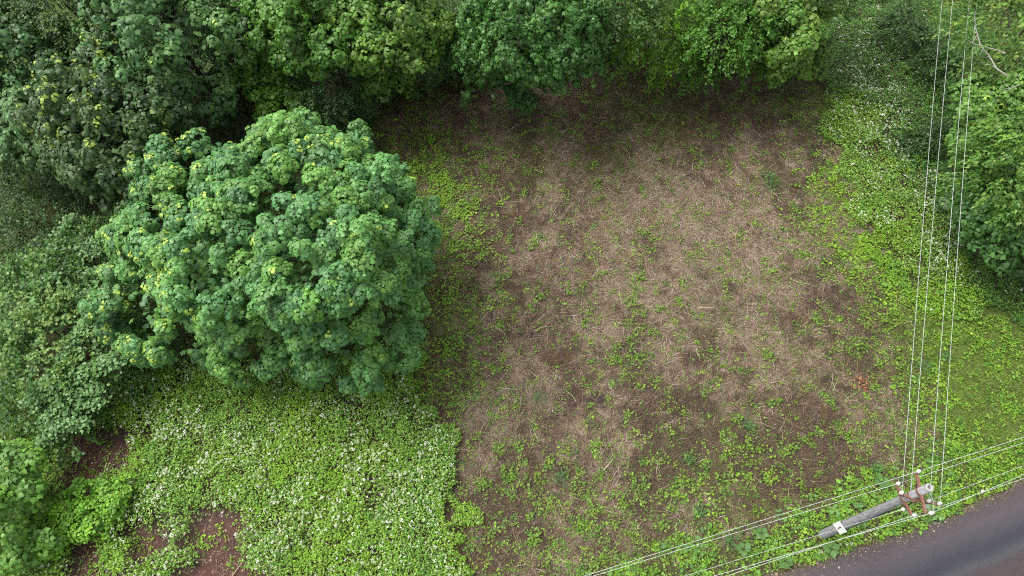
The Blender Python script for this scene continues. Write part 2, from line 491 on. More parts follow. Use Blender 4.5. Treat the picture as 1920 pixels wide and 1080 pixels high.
# cut straw lying on the field
rng = np.random.default_rng(101)
x, y = scatter(FIELD, 640, rng, lambda x, y: .55 + .45 * straw_at(x, y), .6)
n = len(x)
st = straw_at(x, y)
th = fbm(x, y, .7, 71, 3) * 14 + rng.normal(0, 1.1, n)
pale = pick(rng, n, [(.31, .225, .17), (.38, .30, .24), (.25, .175, .132), (.30, .26, .14), (.42, .345, .295), (.2, .185, .08)])
brown = pick(rng, n, [(.095, .062, .044), (.145, .092, .062), (.06, .043, .035), (.19, .125, .082), (.25, .185, .12), (.13, .125, .05)], [3, 3, 2.5, 3, 2, 1])
f = (rng.random(n) < np.clip(st * .95 - .1, .03, .7))[:, None]
c = np.where(f, pale * 1.0, brown * .8) * (1 + rng.normal(0, .18, (n, 1)))
T = np.stack([np.cos(th), np.sin(th), rng.normal(.04, .1, n)], -1)
Nn = np.stack([rng.normal(0, .35, n), rng.normal(0, .35, n), np.ones(n)], -1)
Lg = rng.gamma(2.0, .075, n) + .06
acc = Acc()
Pp = np.stack([x, y, ground_h(x, y) + rng.uniform(.005, .07, n)], -1)
wd = np.where(rng.random(n) < .12, .055, .03)
for wv in (.03, .055):
    k = wd == wv
    leaves(acc, Pp[k], T[k], Nn[k], np.clip(Lg[k], .08, .75), np.clip(c[k], .01, 1), BLADE, wv)
x0, y0 = scatter(FIELD, 1.3, rng, None, .2)
k_ = rng.integers(14, 60, len(x0)); ii = np.repeat(np.arange(len(x0)), k_); n = len(ii)
dirn = fbm(x0, y0, .5, 73, 2) * 12 + rng.normal(0, .8, len(x0)); rad = rng.uniform(.12, .5, len(x0))
lightp = np.clip(straw_at(x0, y0) * .8 - .15, .05, .5) > rng.random(len(x0))
th = dirn[ii] + rng.normal(0, .38, n)
x = x0[ii] + rng.normal(0, 1, n) * rad[ii]; y = y0[ii] + rng.normal(0, 1, n) * rad[ii]
cb_ = pick(rng, len(x0), [(.06, .038, .028), (.10, .058, .038), (.15, .085, .05), (.045, .033, .028)])
cl_ = pick(rng, len(x0), [(.30, .225, .155), (.25, .185, .12), (.35, .285, .215), (.27, .24, .11)])
c = np.where(lightp[:, None], cl_, cb_)[ii] * (1 + rng.normal(0, .2, (n, 1)))
kk = sdf(x, y, FIELD) > -.3
P_ = np.stack([x, y, ground_h(x, y) + rng.uniform(.03, .12, n)], -1)
for wv, sel in ((.02, kk & (rng.random(n) < .8)), (.035, kk & (rng.random(n) < .2))):
    leaves(acc, P_[sel], np.stack([np.cos(th), np.sin(th), rng.normal(.02, .12, n)], -1)[sel], np.stack([rng.normal(0, .3, n), rng.normal(0, .3, n), np.ones(n)], -1)[sel], rng.uniform(.12, .5, n)[sel], np.clip(c[sel], .01, 1), BLADE, wv)
o = link('dry_straw', acc.mesh('dry_straw'), M_STRAW)
tag(o, 'pale and brown cut straw covering the mown brown field', 'straw', kind='stuff')

# weeds in the field
WEED_C = [(.12, .235, .02), (.095, .20, .02), (.15, .26, .025), (.065, .15, .022), (.165, .24, .03)]
SPOTS = [(812, 600, .8, 1.7), (830, 690, 1.0, 1.7), (845, 745, .7, 1.3), (800, 520, .8, 1.0), (735, 270, 1.2, 1.0), (800, 300, 1.3, 1.2), (830, 380, 1.4, 1.5), (850, 400, .8, 1.2), (790, 480, 1.2, .6), (830, 560, 1.0, .7), (880, 570, 1.2, .55), (830, 680, 1.1, .9), (870, 640, 1., .5), (900, 470, 1.3, .35),
         (760, 250, 1.5, .6), (760, 300, 1.2, .6), (930, 880, 1.2, .6), (980, 960, 1.8, .8), (1080, 960, 2., .85), (1200, 950, 2., .8), (1320, 930, 1.8, .8), (1450, 880, 1.5, .6), (1000, 1050, 2., .9),
         (1150, 1030, 1.5, .9), (890, 1040, 1., .8), (1580, 360, 1.0, 1.5), (1560, 430, 1.1, 1.5), (1600, 470, 1.2, 1.6), (1630, 540, 1.0, 1.0), (1560, 330, .8, .8), (1640, 640, .8, .6), (1120, 530, .9, .5), (1190, 550, .8, .5),
         (1150, 680, .9, .5), (1700, 830, 1.2, 1.2), (1740, 720, 1.1, 1.3), (1700, 600, 1.0, 1.2), (1510, 200, 1.2, .9), (1430, 190, 1.2, .6), (1200, 210, 1.6, .4), (950, 230, 2, .35), (1600, 850, 1.0, .6), (940, 300, 2.2, .3), (1560, 250, .9, .8)]
def weed_density(x, y):
    g = np.full(x.shape, .34)
    for (px, py, r, a_) in SPOTS:
        c_ = W(px, py); g = g + a_ * np.exp(-((x - c_.x) ** 2 + (y - c_.y) ** 2) / (2 * r * r))
    cl = smooth(.5, .72, fbm(x, y, 2.6, 81, 4))
    px, py, _ = pix(np.stack([x, y, x * 0], -1))
    g = g * (1 - .5 * smooth(780, 900, py))
    return np.clip(g * (.13 + 1.35 * cl) + .5 * smooth(.9, 1.7, g) * smooth(.3, .55, fbm(x, y, 1.3, 83)), 0, 1)

def low_weeds(acc, x, y, rng, size=(.05, .1), hmax=.12, cols=WEED_C, k=(3, 6), tmpl=ROUND, tilt=.45, spread=1.0, width=1.0, w=None):
    n = len(x)
    base = np.stack([x, y, ground_h(x, y)], -1)
    c0 = pick(rng, n, cols, w) * (1 + rng.normal(0, .15, (n, 1))) * 1.2
    s0 = rng.uniform(*size, n); h0 = rng.uniform(.25, 1, n) * hmax; kk = rng.integers(k[0], k[1] + 1, n)
    for j in range(k[1]):
        q = kk > j
        m_ = q.sum()
        ph = rng.random(m_) * 6.28 + j * 2.1
        r = np.stack([np.cos(ph), np.sin(ph), np.zeros(m_)], -1)
        s = s0[q] * rng.uniform(.7, 1.25, m_)
        up = np.zeros((m_, 3)); up[:, 2] = h0[q] * rng.uniform(.5, 1.1, m_)
        P_ = base[q] + r * (s * rng.uniform(.1, .8, m_) * spread)[:, None] + up
        N_ = np.stack([rng.normal(0, tilt, m_), rng.normal(0, tilt, m_), np.ones(m_)], -1)
        leaves(acc, P_, r, N_, s, np.clip(c0[q] * (1 + rng.normal(0, .12, (m_, 1))), .004, 1), tmpl, width)

rng = np.random.default_rng(103)
acc = Acc()
x, y = scatter(FIELD, 75, rng, weed_density, 1.0)
low_weeds(acc, x, y, rng, (.045, .11))
def bright(x, y):
    g = np.zeros_like(x)
    for (px, py, r, a_) in [(785, 300, .9, .8), (830, 375, .9, 1.), (855, 400, .9, .9), (800, 330, .8, .8), (840, 440, .8, .7), (880, 480, .7, .6), (830, 560, .6, .6), (870, 590, .7, .5), (830, 690, .8, .8), (1560, 345, .7, .9), (1575, 400, .8, 1.), (1600, 450, .8, 1.),
                            (1625, 500, .7, .9), (1650, 420, .5, .6), (1330, 920, .7, .25), (1430, 880, .6, .3), (1700, 560, .8, .7), (1745, 730, .8, .7)]:
        c_ = W(px, py); g += a_ * np.exp(-((x - c_.x) ** 2 + (y - c_.y) ** 2) / (2 * r * r))
    return np.clip(g * smooth(.42, .62, fbm(x, y, 2.1, 87, 4)), 0, 1)
x, y = scatter(FIELD, 60, rng, bright, 1.0)
low_weeds(acc, x, y, rng, (.08, .14), .2, [(.15, .27, .02), (.125, .245, .02), (.175, .28, .025)], (3, 6), OVAL, .35, 1.0, 1.25)
x, y = scatter(FIELD, 60, rng, lambda x, y: .45 * np.clip(.3 + 1.2 * fbm(x, y, 1.4, 91), 0, 1), .3)           # tiny seedlings
low_weeds(acc, x, y, rng, (.03, .055), .05, [(.15, .20, .03), (.2, .2, .05), (.10, .15, .03), (.22, .18, .06)], (1, 3))
# sparse olive grass in the straw
x, y = scatter(FIELD, 160, rng, lambda x, y: .5 * smooth(.5, .75, fbm(x, y, .9, 95)), .3)
th = rng.random(len(x)) * 6.28; n = len(x)
leaves(acc, np.stack([x, y, ground_h(x, y)], -1), np.stack([np.cos(th), np.sin(th), rng.uniform(.2, 1, n)], -1), np.stack([np.zeros(n), np.zeros(n), np.ones(n)], -1) + rng.normal(0, .2, (n, 3)),
       rng.uniform(.1, .28, n), pick(rng, n, [(.10, .13, .03), (.15, .16, .045), (.07, .10, .025), (.2, .18, .06)]), BLADE, .06)
def moss(x, y):
    g = np.zeros_like(x)
    for (px, py, r, a_) in [(1245, 215, 1.3, 1.), (1175, 190, 1.1, .8), (1140, 300, 1.0, .5), (1000, 300, 1.3, .35), (1330, 590, 1.0, .3), (1450, 340, .8, .4), (1540, 210, 1.3, .7), (1500, 700, 1.4, .35), (1190, 370, 1.6, .25), (1330, 820, 1.2, .4)]:
        c_ = W(px, py); g += a_ * np.exp(-((x - c_.x) ** 2 + (y - c_.y) ** 2) / (2 * r * r))
    return np.clip(g * (.2 + 1.3 * smooth(.35, .65, fbm(x, y, 1.6, 97))), 0, 1)
x, y = scatter(FIELD, 420, rng, moss, .3); n = len(x); th = rng.random(n) * 6.28
leaves(acc, np.stack([x, y, ground_h(x, y)], -1), np.stack([np.cos(th), np.sin(th), rng.uniform(.2, 1.2, n)], -1), np.stack([np.zeros(n), np.zeros(n), np.ones(n)], -1) + rng.normal(0, .2, (n, 3)),
       rng.uniform(.08, .2, n), pick(rng, n, [(.12, .17, .03), (.15, .19, .04), (.09, .14, .025)]), BLADE, .09)
o = link('field_weeds', acc.mesh('field_weeds'), M_WEED)
tag(o, 'tiny green weeds and thin grass sprouting through the straw', 'weeds', kind='stuff')

# verge between the field and the road, and the strip under the wires
VERGE = Wn([(1740, 620), (1660, 500), (1690, 640), (1725, 760), (1700, 880), (1480, 965), (1180, 1060), (1080, 1100), (900, 1200), (1300, 1300), (1700, 1100),
            (2060, 860), (2100, 620), (1860, 585)])
rng = np.random.default_rng(107)
acc = Acc()
def vd(x, y):
    f = sdf(x, y, FIELD)
    return off_road(x, y, .3) * np.clip(.18 + .3 * np.clip(-f - .5, -1, 2) + 1.9 * (fbm(x, y, 1.1, 111) - .42), .04, 1)
x, y = scatter(VERGE, 120, rng, vd, .5)
ga = np.zeros_like(x)
for (px, py, r, a_) in [(1830, 680, 2.4, 1.1), (1790, 600, 1.5, .9), (1890, 740, 1.8, 1.0), (1880, 600, 1.6, .8)]:
    c_ = W(px, py); ga += a_ * np.exp(-((x - c_.x) ** 2 + (y - c_.y) ** 2) / (2 * r * r))
k = rng.random(len(x)) > np.minimum(ga, 1) * np.clip(1.25 * fbm(x, y, 1.2, 119) + .1, .2, .95)
low_weeds(acc, x[k], y[k], rng, (.06, .115), .22, [(.13, .26, .018), (.155, .28, .022), (.10, .22, .02), (.18, .29, .03), (.07, .16, .022)], (3, 6), OVAL, .4, 1.1, 1.25)
x, y = scatter(VERGE, 9, rng, vd, .5)
ga = np.zeros_like(x)
for (px, py, r, a_) in [(1830, 680, 2.6, 1.1), (1790, 600, 1.6, .9), (1890, 740, 2.0, 1.0), (1880, 600, 1.8, .8), (1880, 820, 1.4, .6)]:
    c_ = W(px, py); ga += a_ * np.exp(-((x - c_.x) ** 2 + (y - c_.y) ** 2) / (2 * r * r))
k = rng.random(len(x)) > ga
x, y = x[k], y[k]
low_weeds(acc, x, y, rng, (.13, .22), .25, [(.10, .22, .03), (.13, .26, .04), (.10, .2, .06)], (3, 6), OVAL, .35, 1.0, 1.1)
o = link('verge_weeds', acc.mesh('verge_weeds'), M_WEED)
tag(o, 'bright green leafy weeds on the verge between field and road', 'weeds', kind='stuff')
# short grass on the verge, straw-coloured along the asphalt
acc = Acc()
def gd(x, y):
    d = sdf(x, y, ROAD)
    return off_road(x, y) * np.clip(.3 + .5 * (fbm(x, y, 1.1, 121) - .3) + .5 * smooth(.9, 0, -d), 0, 1)
LAWN = Wn([(1740, 600), (1800, 545), (1960, 560), (1990, 830), (1870, 850), (1790, 800), (1750, 700)])
xl, yl = scatter(LAWN, 560, rng, lambda x, y: .15 + .85 * smooth(.38, .62, fbm(x, y, 1.1, 123, 5)), .5, 3.0)
x, y = scatter(VERGE, 620, rng, gd, .5)
x, y = np.concatenate([x, xl]), np.concatenate([y, yl]); n = len(x)
th = rng.random(n) * 6.28; d = -sdf(x, y, ROAD)
dry = rng.random(n) < .75 * smooth(.45, .1, d)
c = np.where(dry[:, None], pick(rng, n, [(.3, .22, .12), (.38, .29, .2), (.2, .12, .08)]), pick(rng, n, [(.11, .195, .02), (.15, .225, .025), (.19, .25, .045), (.08, .15, .018), (.22, .24, .08)]))
leaves(acc, np.stack([x, y, ground_h(x, y)], -1), np.stack([np.cos(th), np.sin(th), rng.uniform(.2, 1.4, n)], -1), np.stack([np.zeros(n), np.zeros(n), np.ones(n)], -1) + rng.normal(0, .2, (n, 3)),
       rng.uniform(.08, .24, n) * np.where(dry, .8, 1), c * (1 + rng.normal(0, .15, (n, 1))), BLADE, .1)
o = link('verge_grass', acc.mesh('verge_grass'), M_WEED)
tag(o, 'short green grass beside the asphalt with a dry straw fringe', 'grass', kind='stuff')

# gravel and grit along the asphalt edge
rng = np.random.default_rng(131)
def grit(x, y):
    d = np.abs(sdf(x, y, ROAD) + .3 + (fbm(x, y, 1.2, 177) - .5) * .5)
    return smooth(.55, 0, d) * (.25 + smooth(.4, .6, fbm(x, y, 2.2, 178)))
x, y = scatter(VERGE, 260, rng, grit, 1.5); n = len(x)
acc = Acc(); ph = rng.random(n) * 6.28
leaves(acc, np.stack([x, y, np.maximum(ground_h(x, y), .045) + .012], -1), np.stack([np.cos(ph), np.sin(ph), rng.normal(0, .2, n)], -1), np.stack([rng.normal(0, .3, n), rng.normal(0, .3, n), np.ones(n)], -1), rng.gamma(2, .012, n) + .012,
       pick(rng, n, [(.2, .18, .16), (.3, .27, .24), (.12, .09, .075), (.24, .17, .11), (.08, .05, .04)]), OVAL, 1.4)
o = link('gravel', acc.mesh('gravel'), M_STRAW)
tag(o, 'fine gravel and leaf crumbs along the asphalt edge', 'gravel', kind='stuff')
# litter on the bare red soil
acc = Acc()
for p in SOIL:
    x, y = scatter(p, 70, rng, None, .6); n = len(x)
    ph = rng.random(n) * 6.28
    leaves(acc, np.stack([x, y, ground_h(x, y) + .015], -1), np.stack([np.cos(ph), np.sin(ph), rng.normal(0, .1, n)], -1), np.stack([rng.normal(0, .3, n), rng.normal(0, .3, n), np.ones(n)], -1), rng.gamma(2, .018, n) + .015,
           pick(rng, n, [(.2, .13, .1), (.28, .22, .17), (.06, .035, .03), (.12, .07, .05), (.3, .27, .22)]), OVAL, 1.2)
    x, y = scatter(p, 26, rng, lambda x, y: smooth(.35, .65, fbm(x, y, 1.7, 191)), .5)
    low_weeds(acc, x, y, rng, (.05, .1), .12)
    x, y = scatter(p, 40, rng, None, .5); n = len(x); ph = rng.random(n) * 6.28
    leaves(acc, np.stack([x, y, ground_h(x, y) + .02], -1), np.stack([np.cos(ph), np.sin(ph), rng.normal(.05, .1, n)], -1), np.tile([[0, 0, 1.]], (n, 1)) + rng.normal(0, .2, (n, 3)), rng.gamma(2, .09, n) + .05,
           pick(rng, n, [(.22, .15, .1), (.08, .05, .04), (.3, .23, .16)]), BLADE, .05)
o = link('leaf_litter', acc.mesh('leaf_litter'), M_STRAW)
tag(o, 'twigs, crumbs and seedlings scattered on the bare red soil patches', 'litter', kind='stuff')

# flowering meadows: leaf canopy about 0.6 m high with white umbels
def meadow(name, poly, seed, soil_polys, lab, flab, flower_fn, dens=640, hue=1.0, hscale=1.0, edge=.1, nettle_shade=0.):
    rng = np.random.default_rng(seed)
    def canopy(x, y):
        e = smooth(-.1, .7, sdf(x, y, poly))
        return hscale * (.12 + .5 * (.35 + .65 * e) * (.2 + 1.5 * fbm(x, y, 1.1, seed, 4)) )
    def keep(x, y):
        s = np.ones_like(x)
        for p in soil_polys: s = s * smooth(-.05, -.75, sdf(x, y, p) + (fbm(x, y, 1.6, 41, 5) - .5) * 1.5)
        gaps = .35 + .65 * smooth(.28, .44, fbm(x, y, 1.9, seed + 3, 4))
        return s * gaps * off_road(x, y, .1)
    acc = Acc()
    x, y = scatter(poly, dens, rng, keep, edge, 2.4); n = len(x)
    top = canopy(x, y)
    lay = rng.random(n) ** .6
    z = ground_h(x, y) + top * (.25 + .75 * lay) + rng.normal(0, .03, n)
    ph = rng.random(n) * 6.28
    T = np.stack([np.cos(ph), np.sin(ph), rng.normal(-.1, .3, n)], -1)
    Nn = np.stack([rng.normal(0, .4, n), rng.normal(0, .4, n), np.ones(n)], -1)
    patch = fbm(x, y, .6, seed + 9, 3)[:, None]
    ca = pick(rng, n, [(.105, .215, .02), (.08, .18, .02), (.14, .25, .028), (.06, .14, .024), (.17, .26, .05)])
    cb = pick(rng, n, [(.115, .22, .018), (.14, .245, .02), (.10, .195, .018)])
    cn = pick(rng, n, [(.05, .12, .022), (.04, .10, .02), (.06, .14, .025)])          # nettles on the wooded side; tree shade painted into the colour at the far end
    px_, py_, _ = pix(np.stack([x, y, x * 0 + .4], -1))
    nett_shade = nettle_shade * smooth(1640, 1720, px_ + (fbm(x, y, 1.0, seed + 5) - .5) * 160 - np.clip(py_ - 250, 0, 400) * .55 + smooth(230, 60, py_) * 420)
    c = np.where(rng.random((n, 1)) < smooth(.4, .65, patch), cb, ca)
    c = np.where((rng.random(n) < nett_shade)[:, None], cn, c) * (1 + rng.normal(0, .13, (n, 1))) * hue * 1.6
    big = rng.random(n) < .3
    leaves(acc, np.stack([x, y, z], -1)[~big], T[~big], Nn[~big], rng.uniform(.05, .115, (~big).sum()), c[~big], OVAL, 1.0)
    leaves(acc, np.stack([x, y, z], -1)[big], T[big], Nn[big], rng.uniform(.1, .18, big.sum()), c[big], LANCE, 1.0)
    o = link(name, acc.mesh(name), M_WEED)
    tag(o, lab, 'ground cover', kind='stuff')
    # umbels: domed discs of florets
    acc = Acc()
    x, y = scatter(poly, 72, rng, lambda x, y: keep(x, y) * flower_fn(x, y), edge * .5, 2.4)
    n = len(x)
    if n:
        z = ground_h(x, y) + canopy(x, y) * rng.uniform(.98, 1.22, n) + .03
        C = np.stack([x, y, z], -1)
        A = nrm(np.stack([rng.normal(0, .25, n), rng.normal(-.1, .25, n), np.ones(n)], -1))
        e1, e2 = basis(A)
        R = rng.gamma(6, .0047, n) * rng.uniform(.8, 1.1, n)
        wc = pick(rng, n, [(.62, .66, .56), (.5, .57, .4), (.7, .71, .66), (.38, .47, .26)])
        K = 7
        for j in range(K):
            ph = j * 6.283 / (K - 1) + rng.random(n)
            r = np.cos(ph)[:, None] * e1 + np.sin(ph)[:, None] * e2
            rad = R * (0 if j == K - 1 else rng.uniform(.55, 1.0, n))
            fl = R * rng.uniform(.6, .85, n)
            P_ = C + r * rad[:, None] - A * (rad * .35)[:, None] - e1 * (fl * .5)[:, None]
            leaves(acc, P_, e1, A + r * .3, fl, wc * (1 + rng.normal(0, .06, (n, 1))), ROUND, 1.2)
        # stems
        P0 = C - A * .02
        leaves(acc, P0, nrm(np.stack([rng.normal(0, .1, n), rng.normal(0, .1, n), -np.ones(n)], -1)), e1, np.full(n, .3), np.tile([(.09, .15, .03)], (n, 1)), BLADE, .03)
        o = link(name.replace('plants', 'flowers'), acc.mesh(name + '_flowers'), M_FLOWER)
        tag(o, flab, 'wildflowers', kind='stuff')

def fl_left(x, y):
    px, py, _ = pix(np.stack([x, y, x * 0 + .5], -1))
    bare = np.exp(-(((px - 570) / 60) ** 2 + ((py - 850) / 60) ** 2)) * .7 + np.exp(-(((px - 480) / 120) ** 2 + ((py - 735) / 30) ** 2)) * .8
    return np.clip((.06 + 1.7 * (smooth(.36, .68, fbm(x, y, 1.1, 131, 4)))) * (1 - bare) * (.45 + .55 * smooth(60, 350, px)), 0, 1)
def fl_right(x, y):
    px, py, _ = pix(np.stack([x, y, x * 0 + .5], -1))
    return np.clip((.02 + 1.5 * smooth(.42, .68, fbm(x, y, 1.0, 141, 4)) * 1.3) * smooth(620, 480, py) * (.25 + .75 * smooth(90, 200, py)) * (1 - .85 * smooth(1640, 1720, px - np.clip(py - 250, 0, 400) * .55)), 0, 1)
meadow('meadow_plants', MEADOW_L, 201, SOIL, 'lush green meadow plants at the foot of the round maple', 'white umbel flowers over the lush lower left meadow', fl_left)
meadow('meadow_plants', MEADOW_R, 211, [], 'green meadow strip along the right edge of the field', 'white umbel flowers over the strip beside the field', fl_right, 560, .95, nettle_shade=.9)

# undergrowth below the trees
UNDER = Wn([(-400, -260), (1560, -260), (1530, 120), (1330, 125), (1130, 95), (870, 125), (760, 155), (690, 230), (720, 330), (780, 520), (760, 640), (300, 700), (90, 720), (-160, 860), (-400, 700)])
UNDER_R = Wn([(1830, -260), (2400, -260), (2400, 500), (2050, 560), (1960, 520), (1870, 430), (1845, 200)])
rng = np.random.default_rng(223)
acc = Acc()
for poly in (UNDER, UNDER_R):
    x, y = scatter(poly, 230, rng, lambda x, y: .3 + .7 * smooth(.35, .6, fbm(x, y, .8, 151)), .6); n = len(x)
    z = ground_h(x, y) + rng.random(n) * .5 * fbm(x, y, .7, 155) + .03
    ph = rng.random(n) * 6.28
    leaves(acc, np.stack([x, y, z], -1), np.stack([np.cos(ph), np.sin(ph), rng.normal(-.1, .3, n)], -1), np.stack([rng.normal(0, .4, n), rng.normal(0, .4, n), np.ones(n)], -1),
           rng.uniform(.08, .17, n), pick(rng, n, [(.05, .11, .02), (.07, .14, .02), (.04, .085, .02), (.09, .15, .03)]) * (1 + rng.normal(0, .15, (n, 1))), OVAL)
o = link('undergrowth', acc.mesh('undergrowth'), M_WEED)
tag(o, 'shaded green undergrowth beneath the trees', 'undergrowth', kind='stuff')

# ---------------------------------------------------------------- solid helpers
def tube_data(pts, radii, seg=8, cap=True):
    pts = [Vector(p) for p in pts]; V = []; F = []
    n = len(pts)
    ref = None
    for i, p in enumerate(pts):
        t = (pts[min(i + 1, n - 1)] - pts[max(i - 1, 0)]).normalized()
        if ref is None: ref = Vector((0, 0, 1)) if abs(t.z) < .9 else Vector((1, 0, 0))
        a_ = t.cross(ref).normalized(); b_ = a_.cross(t).normalized(); ref = b_
        r = radii[i] if hasattr(radii, '__len__') else radii
        for k in range(seg):
            an = 6.28318 * k / seg
            V.append(p + a_ * (math.cos(an) * r) + b_ * (math.sin(an) * r))
    for i in range(n - 1):
        for k in range(seg):
            k2 = (k + 1) % seg
            F.append((i * seg + k, i * seg + k2, (i + 1) * seg + k2, (i + 1) * seg + k))
    if cap:
        F.append(tuple(range(seg))); F.append(tuple((n - 1) * seg + k for k in range(seg))[::-1])
    return V, F

class Solid:
    def __init__(self): self.V, self.F = [], []
    def add(self, V, F):
        o_ = len(self.V); self.V += [Vector(v) for v in V]; self.F += [tuple(i + o_ for i in f) for f in F]
        return self
    def tube(self, pts, r, seg=8): return self.add(*tube_data(pts, r, seg))
    def box(self, c, ax, ay, az):
        c, ax, ay, az = map(Vector, (c, ax, ay, az)); V = []
        for sz in (-1, 1):
            for sx, sy in ((-1, -1), (1, -1), (1, 1), (-1, 1)): V.append(c + ax * sx + ay * sy + az * sz)
        return self.add(V, [(3, 2, 1, 0), (4, 5, 6, 7), (0, 1, 5, 4), (1, 2, 6, 5), (2, 3, 7, 6), (3, 0, 4, 7)])
    def lathe(self, base, axis_, prof, seg=16):
        A_ = Vector(axis_).normalized(); e1 = A_.orthogonal().normalized(); e2 = A_.cross(e1); V = []; F = []
        for (r, h) in prof:
            for k in range(seg):
                an = 6.28318 * k / seg
                V.append(Vector(base) + A_ * h + (e1 * math.cos(an) + e2 * math.sin(an)) * max(r, 1e-4))
        for i in range(len(prof) - 1):
            for k in range(seg):
                k2 = (k + 1) % seg; F.append((i * seg + k, i * seg + k2, (i + 1) * seg + k2, (i + 1) * seg + k))
        return self.add(V, F)
    def build(self, name, mat, parent=None, origin=(0, 0, 0), smooth_=True):
        me = bpy.data.meshes.new(name); o_ = Vector(origin)
        me.from_pydata([tuple(v - o_) for v in self.V], [], self.F)
        if smooth_: me.polygons.foreach_set('use_smooth', np.ones(len(self.F), bool))
        me.update()
        return link(name, me, mat, parent)

def bez(p0, p1, p2, n):
    return [p0 * (1 - t) ** 2 + p1 * 2 * t * (1 - t) + p2 * t * t for t in np.linspace(0, 1, n)]

# ---------------------------------------------------------------- trees
def rand_dirs(rng, n, zmin=-.35):
    z = rng.uniform(zmin, 1, n); a_ = rng.random(n) * 6.28318; r = np.sqrt(np.maximum(0, 1 - z * z))
    return np.stack([r * np.cos(a_), r * np.sin(a_), z], -1)

def blob_surface(rng, blobs, n, zmin=-.45, depth=.78):
    """n points spread over the outside of a union of ellipsoids: position, outward"""
    w = np.array([b[3] * b[3] for b in blobs]); idx = rng.choice(len(blobs), n, p=w / w.sum())
    B = np.array([b[:3] for b in blobs])[idx]; R = np.array([(b[3], b[3], b[4] if len(b) > 4 else b[3] * .85) for b in blobs])[idx]
    D = rand_dirs(rng, n, zmin)
    P_ = B + D * R
    ok = P_[:, 2] > .5
    for b in blobs:
        rr = np.array((b[3], b[3], b[4] if len(b) > 4 else b[3] * .85))
        q = np.linalg.norm((P_ - np.array(b[:3])) / rr, axis=1)
        ok &= q > depth
    return P_[ok], nrm(D / R)[ok]

def auto_blobs(rng, c, r, nsub, zr=.85, sub=.62):
    B = [(c[0], c[1], c[2], r * .8, r * .8 * zr)]
    for d in rand_dirs(rng, nsub, -.5):
        p = np.array(c[:]) + d * r * .62
        s = r * rng.uniform(sub * .75, sub)
        B.append((p[0], p[1], max(p[2], s * .6 + .3), s, s * zr))
    return B

def variants(name, tmpl, size, col, young, k, n, rng, droop=(15, 50)):
    out = []
    for i in range(n):
        acc = Acc()
        rosettes(acc, np.zeros((1, 3)), np.array([[0, 0, 1.0]]), size, np.array([col]) * rng.uniform(.85, 1.15), tmpl, k, None if young is None or i % 3 else np.array([young]), droop, rng)
        me = acc.mesh(name); me.materials.append(M_LEAF); out.append(me)
    return out

